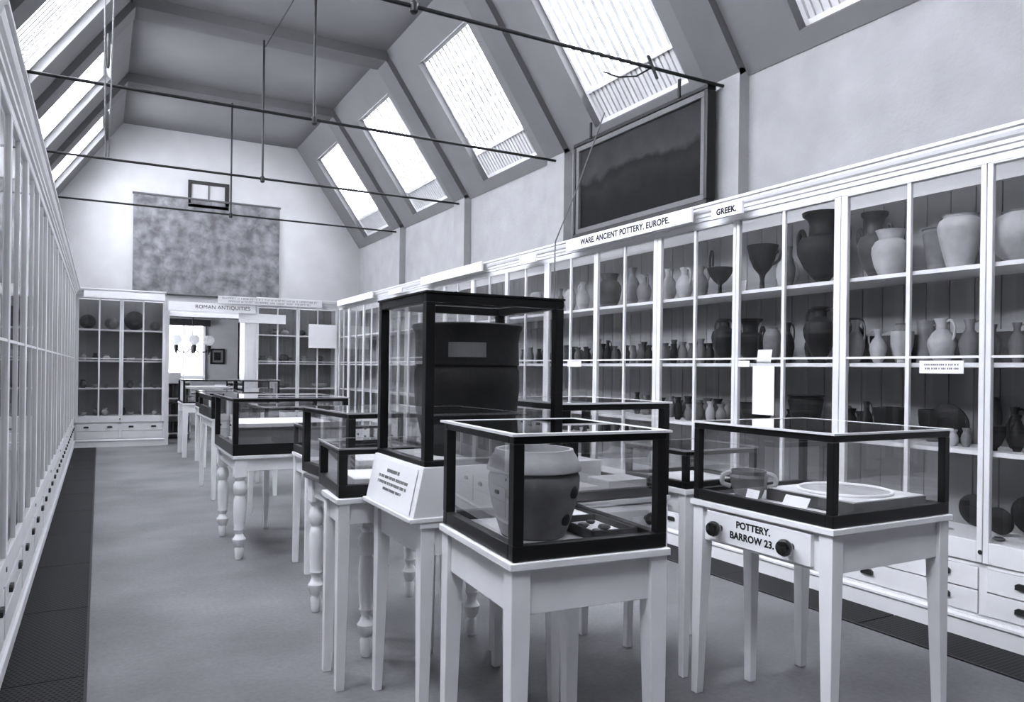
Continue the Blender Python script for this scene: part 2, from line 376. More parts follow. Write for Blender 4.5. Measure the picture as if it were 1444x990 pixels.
POTS=[('round_jar', 1, 2.06, 0.278, 0.255, 'pale'),
('shoulder_jar', 1, 2.353, 0.215, 0.285, 'pale'),
('bucket_jar', 1, 2.531, 0.193, 0.258, 'mid'),
('collar_jar', 1, 2.750, 0.200, 0.268, 'pale'),
('krater', 1, 2.932, 0.218, 0.411, 'dim'),
('krater', 1, 3.244, 0.356, 0.458, 'dark'),
('jug', 1, 3.472, 0.093, 0.274, 'dim'),
('round_jar', 1, 3.573, 0.151, 0.212, 'pale'),
('goblet', 1, 3.746, 0.224, 0.322, 'dark'),
('ladle_cup', 1, 4.097, 0.206, 0.34, 'dark'),
('jug', 1, 4.304, 0.138, 0.239, 'mid'),
('jug', 1, 4.477, 0.153, 0.248, 'pale'),
('jug', 1, 4.659, 0.146, 0.257, 'pale'),
('jug', 1, 4.97, 0.141, 0.244, 'mid'),
('jug', 1, 5.132, 0.168, 0.321, 'mid'),
('collar_jar', 1, 5.457, 0.213, 0.301, 'dim'),
('jug', 1, 5.87, 0.145, 0.271, 'pale'),
('round_jar', 1, 6.088, 0.122, 0.224, 'pale'),
('jug', 1, 6.253, 0.083, 0.239, 'mid'),
('shoulder_jar', 1, 6.732, 0.132, 0.251, 'pale'),
('jug', 1, 7.031, 0.121, 0.231, 'mid'),
('round_jar', 1, 7.334, 0.109, 0.2, 'pale'),
('jug', 1, 7.606, 0.096, 0.195, 'mid'),
('jug', 2, 2.067, 0.09, 0.199, 'mid'),
('jug', 2, 2.153, 0.078, 0.192, 'mid'),
('jug', 2, 2.297, 0.117, 0.228, 'mid'),
('jug', 2, 2.413, 0.158, 0.234, 'pale'),
('tankard', 2, 2.555, 0.14, 0.234, 'mid'),
('bowl', 2, 2.637, 0.118, 0.175, 'pale'),
('round_jar', 2, 2.714, 0.112, 0.226, 'mid'),
('jug', 2, 2.821, 0.107, 0.198, 'pale'),
('jug', 2, 2.932, 0.117, 0.253, 'mid'),
('amphora', 2, 3.014, 0.128, 0.275, 'dark'),
('amphora', 2, 3.223, 0.204, 0.352, 'dark'),
('jug', 2, 3.359, 0.118, 0.248, 'dark'),
('jug', 2, 3.478, 0.102, 0.267, 'dark'),
('round_jar', 2, 3.603, 0.123, 0.24, 'mid'),
('krater', 2, 3.797, 0.235, 0.307, 'dark'),
('amphora', 2, 4.048, 0.184, 0.32, 'dark'),
('small_jar', 2, 4.192, 0.063, 0.15, 'dark'),
('small_jar', 2, 4.289, 0.074, 0.184, 'mid'),
('small_jar', 2, 4.389, 0.059, 0.155, 'dim'),
('small_jar', 2, 4.485, 0.071, 0.168, 'mid'),
('small_jar', 2, 4.592, 0.067, 0.154, 'dark'),
('small_jar', 2, 4.693, 0.068, 0.162, 'mid'),
('small_jar', 2, 4.896, 0.064, 0.15, 'dark'),
('small_jar', 2, 4.998, 0.071, 0.164, 'dim'),
('small_jar', 2, 5.103, 0.06, 0.148, 'mid'),
('small_jar', 2, 5.2, 0.073, 0.157, 'dark'),
('jug', 2, 5.467, 0.075, 0.206, 'dark'),
('jug', 2, 5.597, 0.077, 0.223, 'dim'),
('small_jar', 2, 5.362, 0.062, 0.154, 'dim'),
('small_jar', 2, 5.812, 0.066, 0.157, 'dark'),
('small_jar', 2, 5.942, 0.073, 0.153, 'dim'),
('small_jar', 2, 6.064, 0.068, 0.162, 'dark'),
('small_jar', 2, 6.202, 0.069, 0.165, 'mid'),
('small_jar', 2, 6.661, 0.065, 0.153, 'dark'),
('small_jar', 2, 6.835, 0.074, 0.171, 'mid'),
('small_jar', 2, 6.985, 0.06, 0.151, 'dark'),
('jug', 3, 2.06, 0.083, 0.182, 'dark'),
('bowl', 3, 2.153, 0.121, 0.123, 'dark'),
('small_jar', 3, 2.308, 0.051, 0.098, 'mid'),
('small_jar', 3, 2.375, 0.052, 0.085, 'pale'),
('plate', 3, 2.444, 0.212, 0.269, 'dark'),
('bowl', 3, 2.571, 0.156, 0.179, 'dark'),
('bowl', 3, 2.741, 0.178, 0.186, 'dark'),
('jug', 3, 2.89, 0.083, 0.212, 'dark'),
('small_jar', 3, 2.99, 0.068, 0.166, 'dark'),
('bucket_jar', 3, 3.325, 0.226, 0.234, 'dark'),
('bowl', 3, 3.733, 0.213, 0.166, 'dark'),
('small_jar', 3, 3.863, 0.069, 0.141, 'mid'),
('small_jar', 3, 4.069, 0.077, 0.141, 'mid'),
('small_jar', 3, 4.177, 0.073, 0.157, 'pale'),
('small_jar', 3, 4.289, 0.074, 0.142, 'dim'),
('small_jar', 3, 4.413, 0.065, 0.125, 'mid'),
('small_jar', 3, 4.534, 0.066, 0.175, 'dark'),
('plate', 4, 2.06, 0.208, 0.223, 'dark'),
('plate', 4, 2.174, 0.143, 0.178, 'dark'),
('plate', 4, 2.338, 0.178, 0.159, 'dark'),
('small_jar', 4, 2.398, 0.053, 0.004, 'pale'),
('small_jar', 4, 2.113, 0.056, 0.019, 'mid')]

# ------------------------------------------------------------------ wall cabinets
SHELF = {1: 1.855, 2: 1.365, 3: 0.93, 4: 0.49}
DEP = 0.42
def cabinet(label, group, W, ndoor, loc, rotz, ends=False, rows=2):
    """Front plane at local y = 0, back at y = DEP, local x runs 0..W along the front."""
    t = thing('display_cabinet', label, 'display cabinet', loc, rotz, group)
    c = MB()
    if ends: c.box(0, 0.018, 0.03, DEP, 0.115, 2.33).box(W - 0.018, W, 0.03, DEP, 0.115, 2.33)
    e = 0.018 if ends else 0.0
    c.box(0, W, 0.03, DEP, 0.462, 0.488)   # top rails and floor
    MB().box(e, W - e, 0.06, DEP - .03, 2.338, 2.342).build('top_pane', 'topglass', t)
    c.box(0, W, 0.03, DEP, 0.10, 0.12)
    c.box(0, W, 0.012, 0.05, 0.115, 0.135).box(0, W, 0.012, 0.05, 0.365, 0.385)              # rails round the drawers
    c.box(0, 0.03, 0.012, 0.05, 0.115, 0.385).box(W - 0.03, W, 0.012, 0.05, 0.115, 0.385)
    if ndoor == 2: c.box(W / 2 - 0.02, W / 2 + 0.02, 0.012, 0.05, 0.115, 0.385)
    c.build('carcass', 'cabinet', t)
    b = MB(); n = max(2, round((W - 2 * e) / 0.135)); bw = (W - 2 * e) / n
    for i in range(n):
        b.box(e + i * bw + 0.003, e + (i + 1) * bw - 0.003, DEP - 0.03, DEP - 0.018, 0.488, 2.33)
    b.box(e, W - e, DEP - 0.018, DEP - 0.002, 0.488, 2.33)
    b.box(0, W, DEP - .03, DEP, 2.33, 2.352)
    b.build('back_boards', 'backboard', t)
    prof = [(0.03, 2.335), (0.0, 2.335), (0.0, 2.372), (-0.012, 2.376), (-0.012, 2.398), (-0.022, 2.404), (-0.022, 2.422), (-0.036, 2.432), (-0.045, 2.450), (-0.045, 2.462), (-0.058, 2.468), (-0.058, 2.486), (0.06, 2.486), (0.06, 2.335)]
    MB().prism([(u if u < .05 else .03, w) for u, w in prof], 0, W, lambda u, w, a: (a, u, w)).box(0, W, 0.03, 0.06, 2.33, 2.352).build('cornice', 'cabinet', t)
    pl = [(0.05, 0), (0.0, 0), (0.0, 0.085), (-0.004, 0.09), (-0.012, 0.096), (-0.012, 0.108), (-0.002, 0.119), (0.05, 0.119)]
    MB().prism(pl, 0, W, lambda u, w, a: (a, u, w)).build('plinth', 'cabinet', t)
    for k in (1, 2, 3):
        z = SHELF[k]
        MB().box(e, W - e, 0.035, DEP - 0.03, z - 0.022, z).build('shelf', 'cabinet', t)
    dw = W / ndoor
    for i in range(ndoor):
        x0, x1 = i * dw + 0.002, (i + 1) * dw - 0.002
        wl = 0.043 if i == 0 else 0.027; wr = 0.043 if i == ndoor - 1 else 0.027
        d = MB()
        d.box(x0, x0 + wl, 0.0, 0.028, 0.388, 2.334).box(x1 - wr, x1, 0.0, 0.028, 0.388, 2.334)
        d.box(x0 + wl, x1 - wr, 0.0, 0.028, 0.388, 0.492).box(x0 + wl, x1 - wr, 0.0, 0.028, 2.325, 2.334)
        do = d.build('door', 'cabinet', t, 0.003)
        xm = (x0 + wl + x1 - wr) / 2
        MB().box(xm - 0.011, xm + 0.011, 0.003, 0.022, 0.492, 2.325).box(x0 + wl, x1 - wr, 0.004, 0.020, 1.388, 1.400).build('muntin', 'cabinet', do)
        MB().box(x0 + wl, x1 - wr, 0.0125, 0.0155, 0.492, 2.325).build('glass_pane', 'wallglass', do)
        if i == 0:
            lk = MB(); lk.lathe([(0.011, 0), (0.011, 0.003), (0.0, 0.003)], 14, mt=Matrix.Translation((x1 - wr + 0.02, 0.0, 0.44)) @ Matrix.Rotation(PI / 2, 4, 'X'))
            lk.build('keyhole_plate', 'brass', do)
        for (z0, z1) in ((0.137, 0.248), (0.254, 0.363)):
            a0 = i * dw + (0.032 if i == 0 else 0.022); a1 = (i + 1) * dw - (0.032 if i == ndoor - 1 else 0.022)
            dr = MB().box(a0, a1, 0.004, 0.40, z0, z1).build('drawer', 'cabinet', t, 0.002)
            for q in ((0.22, 0.78) if rows == 2 or z0 > .2 else ()):
                hx = a0 + (a1 - a0) * q; zc = (z0 + z1) / 2 + 0.006
                h = MB()
                pr = [(-0.036, -0.013), (0.036, -0.013), (0.036, 0.008), (0.024, 0.016), (-0.024, 0.016), (-0.036, 0.008)]
                h.prism([(hx + u, zc + w) for u, w in pr], 0.005, -0.010, lambda u, w, a: (u, a, w))
                h.build('cup_handle', 'brass', dr)
    return t

R_UNITS = [1.30 + 1.65 * k for k in range(8)]       # near ends, 1.30 .. 12.85
RN = ['white glazed wall cabinet nearest the camera, filled with pale jars and jugs',
      'white glazed wall cabinet holding dark two-handled vessels, under the framed painting',
      'white glazed wall cabinet of jugs with the long lettered sign on its cornice',
      'white glazed wall cabinet of small jars, just beyond the dark urn case',
      'white glazed wall cabinet on the painting side, seen through the tall urn case',
      'white glazed wall cabinet on the painting side, behind the tall urn case corner',
      'white glazed wall cabinet on the painting side, second from the far wall',
      'narrow white glazed wall cabinet on the painting side, filling the far corner']
LN = ['white glazed wall cabinet nearest the camera in the long run beside the floor grating',
      'second white glazed wall cabinet from the camera in the run beside the dark grating',
      'third white glazed wall cabinet from the camera in the run beside the dark grating',
      'fourth white glazed wall cabinet from the camera in the run beside the dark grating',
      'fifth white glazed wall cabinet from the camera in the run beside the dark grating',
      'last full white glazed wall cabinet before the far wall, beside the dark grating',
      'narrow white glazed wall cabinet in the corner beside the far plate cabinet']
XF_R, XF_L, YFC = 3.78, -0.33, 13.47
GR, GL = 'wall cabinets under the painting', 'wall cabinets beside the dark floor grating'
proto = cabinet(RN[0], GR, 1.65, 2, (XF_R, R_UNITS[0] + 1.65, 0), -PI / 2)
index_kids()
for i in range(1, 7):
    c = copy_tree(proto); c.location = (XF_R, R_UNITS[i] + 1.65, 0); c['label'] = RN[i]
protol = cabinet(LN[0], GL, 1.65, 2, (XF_L, R_UNITS[1], 0), PI / 2, rows=1)
index_kids()
for i in range(2, 7):
    c = copy_tree(protol); c.location = (XF_L, R_UNITS[i], 0); c['label'] = LN[i - 1]
cabinet(RN[7], GR, YFC - 12.85, 1, (XF_R, YFC, 0), -PI / 2)
cabinet(LN[6], GL, YFC - 12.85, 1, (XF_L, 12.85, 0), PI / 2, rows=1)
cabinet('white glazed cabinet with round plates standing against the far wall', None, 1.27, 2, (XF_L, YFC, 0), 0, True, 1)
cabinet('white glazed cabinet against the far wall, with a blank white notice on its door', None, 1.42, 2, (2.35, YFC, 0), 0, True, 1)
struct('trim_9', MB().box(2.165, 2.35, YFC, YF, 0, 2.34).box(2.20, 2.315, YFC - 0.012, YFC, 0.12, 2.2), 'cabinet', 0.004)
struct('trim_10', MB().box(0.94, 1.0, YFC + 0.05, YF, 0, 2.2), 'cabinet')

# ------------------------------------------------------------------ pots
def handle(name, pts, r, mat, parent):
    P = [Vector(p) for p in pts]; out = []
    for i in range(len(P) - 1):
        p0, p1, p2, p3 = P[max(i - 1, 0)], P[i], P[i + 1], P[min(i + 2, len(P) - 1)]
        for k in range(4):
            t = k / 4; out.append(0.5 * ((2 * p1) + (p2 - p0) * t + (2 * p0 - 5 * p1 + 4 * p2 - p3) * t * t + (3 * p1 - p0 - 3 * p2 + p3) * t ** 3))
    out.append(P[-1])
    return MB().tube(out, r, 7).build(name, mat, parent)
# outline of each kind as (radius/half-width, height) pairs; handles as lists of (radius, height) with a side
PROF = {
    'round_jar': [(.34, 0), (.40, .02), (.72, .18), (.95, .42), (1, .58), (.93, .76), (.72, .90), (.52, .955), (.50, .97), (.57, 1), (.50, 1), (.44, .96)],
    'shoulder_jar': [(.52, 0), (.56, .02), (.72, .25), (.88, .5), (.99, .72), (1, .80), (.90, .90), (.72, .95), (.74, .985), (.82, 1), (.72, 1), (.66, .95)],
    'bucket_jar': [(.62, 0), (.66, .02), (.78, .35), (.90, .70), (.97, .86), (.90, .89), (.92, .95), (1, .975), (1, 1), (.88, 1), (.82, .95)],
    'collar_jar': [(.55, 0), (.60, .02), (.86, .25), (1, .5), (.98, .64), (.80, .76), (.62, .80), (.64, .86), (.76, .97), (.80, 1), (.70, 1), (.58, .86)],
    'krater': [(.34, 0), (.36, .03), (.22, .055), (.30, .09), (.62, .24), (.84, .43), (.87, .54), (.76, .635), (.50, .675), (.44, .70), (.43, .82), (.52, .91), (.68, .955), (.70, 1), (.58, 1), (.36, .84)],
    'goblet': [(.42, 0), (.42, .03), (.16, .08), (.13, .28), (.20, .38), (.52, .52), (.76, .72), (.88, .92), (.94, .97), (.94, 1), (.84, 1), (.68, .72)],
    'ladle_cup': [(.40, 0), (.40, .03), (.16, .07), (.14, .24), (.50, .32), (.84, .44), (1, .56), (1, .60), (.92, .60), (.78, .46)],
    'jug': [(.44, 0), (.48, .02), (.80, .18), (1, .40), (.96, .52), (.66, .68), (.40, .76), (.38, .86), (.52, .965), (.54, 1), (.44, 1), (.30, .86)],
    'tankard': [(.86, 0), (.90, .02), (.82, .10), (.76, .5), (.80, .9), (.84, .97), (.84, 1), (.74, 1), (.70, .9)],
    'amphora': [(.36, 0), (.38, .03), (.30, .06), (.62, .22), (.94, .48), (1, .60), (.88, .72), (.50, .79), (.38, .83), (.38, .92), (.52, .97), (.52, 1), (.40, 1), (.30, .9)],
    'bowl': [(.40, 0), (.44, .05), (.40, .08), (.70, .25), (.94, .55), (1, .85), (1, 1), (.92, 1), (.86, .8), (.6, .3)],
    'small_jar': [(.56, 0), (.62, .02), (.96, .30), (1, .46), (.82, .66), (.58, .76), (.56, .84), (.78, .97), (.78, 1), (.64, 1), (.44, .84)],
    'plate': [(.36, 0), (.40, .0), (.42, .16), (.80, .5), (1, .8), (1, 1), (.96, 1), (.76, .66), (.38, .3)],
}
def hand(kind):
    if kind == 'jug': return [[(.46, .93), (.80, .95), (1.12, .82), (1.10, .62), (.92, .50)]]
    if kind == 'krater': return [[(.84, .50), (1.02, .58), (1.04, .72), (.90, .80), (.74, .66)]] * 2
    if kind == 'amphora': return [[(.46, .93), (.78, .95), (1.0, .84), (.92, .68)]] * 2
    if kind == 'goblet': return [[(.78, .80), (1.10, .86), (1.06, .68), (.62, .58)]]
    if kind == 'ladle_cup': return [[(.92, .48), (1.14, .62), (1.16, .86), (1.0, .99), (.84, .90), (.84, .66)]]
    if kind == 'tankard': return [[(.80, .86), (1.15, .86), (1.22, .55), (.80, .30)]]
    return []
NICE = {'round_jar': 'round-bodied jar', 'shoulder_jar': 'high-shouldered jar', 'bucket_jar': 'bucket-shaped jar', 'collar_jar': 'collared jar', 'krater': 'two-handled mixing bowl', 'goblet': 'stemmed cup', 'ladle_cup': 'stemmed cup with looped handle', 'jug': 'handled jug', 'tankard': 'handled tankard', 'amphora': 'two-handled amphora', 'bowl': 'bowl', 'small_jar': 'small jar', 'plate': 'round dish on edge'}
CATS = {'krater': 'vase', 'amphora': 'vase', 'goblet': 'cup', 'ladle_cup': 'cup', 'jug': 'jug', 'tankard': 'tankard', 'bowl': 'bowl', 'plate': 'dish'}
BACK = []
def pot(kind, w, h, tone, loc, ang, label, group):
    R = w / 2
    if kind in ('jug', 'ladle_cup', 'tankard'): R = w / 2.25
    m = MB()
    seg = 28 if w > 0.12 else 18
    if kind == 'plate':       # stands on its edge, leaning back against the boards
        pr = [(r * R, z * R * 0.45) for r, z in PROF[kind]]
        mt = Matrix.Translation((0, 0, R * math.cos(0.2))) @ Matrix.Rotation(-PI / 2 + 0.2, 4, 'Y')
        m.lathe(pr, 32, mt=mt)
    else:
        m.lathe([(r * R, z * h) for r, z in PROF[kind]], seg)
    o = m.build(kind, TONE[tone], None, loc=loc, rotz=ang)
    tag(o, label, CATS.get(kind, 'pot'), group)
    hs = hand(kind)
    for j, hp in enumerate(hs):
        s = 1 if j == 0 else -1
        handle('handle', [(s * r * R, 0, z * h) for r, z in hp], max(0.0035, w * 0.045), TONE[tone], o)
    return o
ORD = ['first', 'second', 'third', 'fourth', 'fifth', 'sixth', 'seventh', 'eighth', 'ninth', 'tenth', 'eleventh', 'twelfth', 'thirteenth', 'fourteenth', 'fifteenth', 'sixteenth', 'seventeenth', 'eighteenth', 'nineteenth', 'twentieth']
def ordinal(n):
    if n < 20: return ORD[n]
    t = {2: 'twenty', 3: 'thirty', 4: 'forty'}[(n + 1) // 10]
    return t + '-' + ORD[(n + 1) % 10 - 1] if (n + 1) % 10 else {3: 'thirtieth', 4: 'fortieth'}[(n + 1) // 10]
SN = {1: 'top', 2: 'second', 3: 'third', 4: 'bottom'}
TN = {'pale': 'pale', 'mid': 'grey', 'dim': 'dusky', 'dark': 'dark'}
PLACED = [(2, 3.845, 3.57, .04), (1, 3.845, 3.80, .04)]
def gap(s, x, y, w): return min([1.0] + [math.hypot(x - p[1], y - p[2]) - w / 2 - p[3] for p in PLACED if p[0] == s])
def place(s, y, w, xs):
    for x in xs:
        if gap(s, x, y, w) > .003: return x
    return max(xs, key=lambda x: gap(s, x, y, w))
cnt = {1: 0, 2: 0, 3: 0, 4: 0}
for (k, s, y, w, h, tone) in POTS:
    n = cnt[s]; cnt[s] += 1
    lo, hi = 3.83 + w * .45, 4.158 - w * .45
    if s == 2 and y < 3.06: hi = min(hi, 4.06 - w * .45)
    x = (4.06 if gap(s, 4.06, y, w) > 0 else 3.985) if k == 'plate' else place(s, y, w, [min(max(v, min(lo, hi)), hi) for v in (3.95, 3.90, 4.0, 4.05, 4.1)])
    PLACED.append((s, x, y, w / 2))
    ang = PI / 2 if k in ('krater', 'amphora') else (PI / 2 + random.uniform(-.5, .5) if random.random() < .35 else -PI / 2 + random.uniform(-.5, .5))
    if k == 'ladle_cup': ang = PI / 2
    if k == 'plate': ang = PI
    pot(k, w, h, tone, (x, y, SHELF[s]), ang, '%s %s on painting-side %s shelf, %s from near end' % (TN[tone], NICE[k], SN[s], ordinal(n)),
        'pots on the %s shelf of the painting side cabinets' % SN[s])
# back rows of little pots, half hidden behind the front ones
random.seed(21)
for s, ya, yb, n, hs, tones in ((2, 4.15, 4.56, 5, (.15, .21), ('dark', 'dim', 'mid')), (2, 4.66, 5.36, 9, (.14, .20), ('dark', 'dim', 'mid')), (2, 5.5, 6.9, 12, (.13, .19), ('dark', 'dim')), (3, 1.98, 2.56, 5, (.16, .27), ('dark', 'dark', 'dim')), (3, 2.98, 3.66, 5, (.12, .20), ('dark', 'dim')), (3, 3.9, 5.3, 13, (.12, .19), ('dark', 'dim', 'mid')), (4, 1.98, 2.5, 4, (.12, .2), ('dark', 'dim'))):
    for i in range(n):
        y = ya + (yb - ya) * (i + .5) / n + random.uniform(-.012, .012)
        hh = random.uniform(*hs); kd = random.choice(['small_jar', 'small_jar', 'jug', 'round_jar'])
        ww = min((yb - ya) / n * .85, hh * random.uniform(.5, .75))
        if gap(s, 4.115, y, ww) < .004: continue
        PLACED.append((s, 4.115, y, ww / 2))
        BACK.append((kd, s, y, ww, hh, tones[i % len(tones)]))
BACK.sort(key=lambda b: (b[1], b[2])); bc = {2: 0, 3: 0, 4: 0}
for (k, s, y, w, h, tone) in BACK:
    pot(k, w, h, tone, (4.115, y, SHELF[s]), random.uniform(0, 6), '%s %s in the back row of the painting-side %s shelf, %s from near end' % (TN[tone], NICE[k], SN[s], ordinal(bc[s])), 'back row pots on the %s shelf of the painting side cabinets' % SN[s]); bc[s] += 1
for ya, yb, lab in ((1.75, 2.52, 'long dark-fronted step behind the jugs on the second shelf, nearest the camera'), (2.54, 3.06, 'shorter dark-fronted step behind the jugs on the second shelf, by the wide post')):
    rs = thing('display_step', lab, 'display step', (4.075, (ya + yb) / 2, SHELF[2]), 0)
    hy = (yb - ya) / 2
    MB().box(0, .10, -hy, hy, 0, .165).build('block', 'felt', rs)
    MB().box(-.006, .10, -hy, hy, .165, .178).build('top_board', 'backboard', rs)
# far cabinets: plates on the top shelf, little vessels below
FN = 'far plate cabinet'
k = 0
for x, w in ((-0.17, .23), (0.17, .20), (0.50, .31), (0.80, .15)):
    pot('plate', w, w, 'mid' if k % 2 else 'dim', (x, YFC + 0.27, SHELF[1]), -PI / 2, "round dish standing on far plate cabinet's top shelf, %s from the grating" % ORD[k], 'dishes in the far plate cabinet'); k += 1
kinds = ['small_jar', 'bowl', 'jug', 'small_jar', 'bowl']
for s in (2, 3, 4):
    for i in range(7):
        x = -0.24 + i * 0.175 + random.uniform(-.03, .03)
        if abs(x - 0.3) < .05: x += .06
        kd = kinds[(i * 3 + s) % 5]; hh = random.uniform(.07, .13)
        pot(kd, random.uniform(.08, .11), hh if kd != 'bowl' else .055, ['pale', 'mid', 'pale', 'dim'][(i + s) % 4], (x, YFC + 0.13 + 0.1 * (i % 2), SHELF[s]), random.uniform(0, 6),
            "small %s on far plate cabinet's %s shelf, %s from the grating" % (NICE[kd].replace('small ', ''), SN[s], ORD[i]), 'small vessels in the far plate cabinet')
for s, spec in ((1, [(2.72, .13, .10), (2.88, .16, .12), (3.18, .12, .10)]), (2, [(2.5, .16, .12), (2.62, .12, .11), (2.86, .18, .15), (2.97, .13, .1), (3.22, .13, .13), (3.5, .15, .14)]), (3, [(2.85, .26, .07), (3.5, .27, .08)]), (4, [(2.55, .12, .1), (2.9, .15, .09), (3.25, .14, .1), (3.55, .16, .12)])):
    for i, (x, w, h) in enumerate(spec):
        kd = 'bowl' if h < .1 else ['small_jar', 'jug', 'round_jar'][i % 3]
        pot(kd, w, h, ['mid', 'pale', 'dim'][i % 3], (x, YFC + 0.2, SHELF[s]), random.uniform(0, 6),
            "%s on far notice cabinet's %s shelf, %s from the doorway" % (NICE[kd], SN[s], ORD[i]), 'vessels in the far cabinet by the doorway')

# ------------------------------------------------------------------ tables and glass cases
def leg_taper(mb, x0, y0, a, b, T, ix, iy):
    # square at the top (side a), tapering on its inner faces to side b at the foot
    bx0 = x0 if ix > 0 else x0 + (a - b); by0 = y0 if iy > 0 else y0 + (a - b)
    z = T - 0.16
    bot = [(bx0, by0, 0), (bx0 + b, by0, 0), (bx0 + b, by0 + b, 0), (bx0, by0 + b, 0)]
    mid = [(x0, y0, z), (x0 + a, y0, z), (x0 + a, y0 + a, z), (x0, y0 + a, z)]
    top = [(x, y, T) for x, y, _ in mid]
    f = [(0, 3, 2, 1), (8, 9, 10, 11)]
    for k in (0, 4): f += [(k, k + 1, k + 5, k + 4), (k + 1, k + 2, k + 6, k + 5), (k + 2, k + 3, k + 7, k + 6), (k + 3, k, k + 4, k + 7)]
    mb.add(bot + mid + top, f)
TURN = [(.020, 0), (.024, .02), (.027, .07), (.021, .085), (.030, .10), (.038, .125), (.040, .14), (.030, .155), (.022, .175), (.026, .19), (.033, .205), (.030, .215), (.034, .26), (.037, .33), (.036, .40), (.030, .432), (.024, .44), (.034, .455), (.041, .485), (.038, .515), (.024, .54), (.030, .55), (.034, .556), (.034, .57)]
def table(label, x, y, rot, w, d, T, apron=0.13, legs='taper', a=0.05, b=0.034, over=0.008, inset=0.013, group=None, top='white', skip=()):
    t = thing('display_table', label, 'table', (x, y, 0), rot, group)
    tt = 0.022
    MB().box(-over, w + over, -over, d + over, T - tt, T).build('tabletop', top, t, 0.003)
    ap = MB(); z0, z1 = T - tt - apron, T - tt
    i2 = inset + 0.018
    ap.box(a, w - a, inset, i2, z0, z1).box(a, w - a, d - i2, d - inset, z0, z1)
    ap.box(inset, i2, a, d - a, z0, z1).box(w - i2, w - inset, a, d - a, z0, z1)
    ap.build('apron', 'white', t, 0.002)
    for ix in (1, -1):
        for iy in (1, -1):
            if (ix, iy) in skip: continue
            lx = 0 if ix > 0 else w - a; ly = 0 if iy > 0 else d - a
            m = MB()
            if legs == 'taper':
                leg_taper(m, lx, ly, a, b, T - tt, ix, iy)
            else:
                zb = T - tt - 0.12
                m.lathe([(r * a / 0.075, z * zb / .57) for r, z in TURN], 20, (lx + a / 2, ly + a / 2, 0))
                m.box(lx, lx + a, ly, ly + a, zb - 0.004, T - tt)
            m.build('leg', 'white', t, 0.002)
    return t
def glass_case(label, x, y, z, rot, w, d, h, post=0.028, rim=0.03, base=0.04, mat='black', lining='lining', group=None, lip=0.006, edge=0.007, edgemat='softglint'):
    t = thing('glass_case', label, 'display case', (x, y, z), rot, group)
    MB().box(0, w, 0, post, 0, base).box(0, w, d - post, d, 0, base).box(0, post, post, d - post, 0, base).box(w - post, w, post, d - post, 0, base).build('base_frame', mat, t, 0.003)
    MB().box(post, w - post, post, d - post, 0, 0.012).build('lining_board', lining, t)
    for (px, py) in ((0, 0), (w - post, 0), (0, d - post), (w - post, d - post)):
        MB().box(px, px + post, py, py + post, base, h - rim).build('post', mat, t, 0.002)
    MB().box(0, w, 0, post, h - rim, h - .006).box(0, w, d - post, d, h - rim, h - .006).box(0, post, post, d - post, h - rim, h - .006).box(w - post, w, post, d - post, h - rim, h - .006).build('top_frame', mat, t, 0.003)
    MB().box(-lip + edge, w + lip - edge, -lip + edge, d + lip - edge, h - 0.006, h).build('lid_pane', 'glass', t)
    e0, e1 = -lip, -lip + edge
    MB().box(e0, w - e0, e0, e1, h - .006, h + .001).box(e0, w - e0, d - e1, d - e0, h - .006, h + .001).box(e0, e1, e1, d - e1, h - .006, h + .001).box(w - e1, w - e0, e1, d - e1, h - .006, h + .001).build('lid_glint_edge', edgemat, t)  # thin rim round the lid; its pale colours are a painted glint
    g = 0.003
    for (x0, x1, y0, y1) in ((post, w - post, post / 2, post / 2 + g), (post, w - post, d - post / 2 - g, d - post / 2), (post / 2, post / 2 + g, post, d - post), (w - post / 2 - g, w - post / 2, post, d - post)):
        MB().box(x0, x1, y0, y1, base, h - rim).build('glass_pane', 'glass', t)
    return t
r_ = math.radians
def loc_on(t, x, y, z=0):
    a = t.rotation_euler.z; p = t.location
    return (p.x + x * math.cos(a) - y * math.sin(a), p.y + x * math.sin(a) + y * math.cos(a), p.z + z)
def card(label, loc, w, h, lean, rotz, mat='paper', group=None):
    o = MB().box(-w / 2, w / 2, -0.0012, 0.0012, 0, h, Matrix.Rotation(lean, 4, 'X')).build('label_card', mat, None, loc=loc, rotz=rotz)
    return tag(o, label, 'card', group)

# --- front table with the pale banded urn
FA = r_(-4.0)
tf = table('white square-legged table at the very front, under the case with the pale bucket urn', 0.968, 1.757, FA, 0.50, 0.56, 0.785, 0.125, a=0.056, b=0.040)
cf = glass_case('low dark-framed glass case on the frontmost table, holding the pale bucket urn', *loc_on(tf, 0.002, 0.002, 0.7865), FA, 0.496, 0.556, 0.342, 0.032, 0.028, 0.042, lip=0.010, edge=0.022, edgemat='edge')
def bucket_urn():
    o = thing('bucket_urn', 'pale bucket-shaped urn with overhanging collar inside the frontmost glass case', 'urn', (1.168, 1.99, 0.7995), 0)
    m = MB(); m.lathe([(.095, 0), (.100, .008), (.115, .05), (.130, .10), (.139, .15), (.140, .180), (.134, .192), (.130, .197)], 40)
    m.build('body', TONE['mid'], o)
    c = MB(); c.lathe([(.132, .196), (.144, .199), (.145, .206), (.135, .232), (.122, .252), (.119, .262), (.108, .262), (.108, .21)], 40)
    c.build('collar', TONE['pale'], o)
    for a, z in ((-1.05, .14), (-1.15, .06), (-2.6, .14), (0.6, .12)):
        rr = .137 if z > .1 else .118
        mt = Matrix.Translation((rr * math.cos(a), rr * math.sin(a), z)) @ Matrix.Rotation(a, 4, 'Z') @ Matrix.Rotation(PI / 2, 4, 'Y')
        MB().lathe([(.020, -.008), (.019, .002), (.012, .007), (.0, .008)], 14, mt=mt).build('lug', TONE['dark'], o)
bucket_urn()
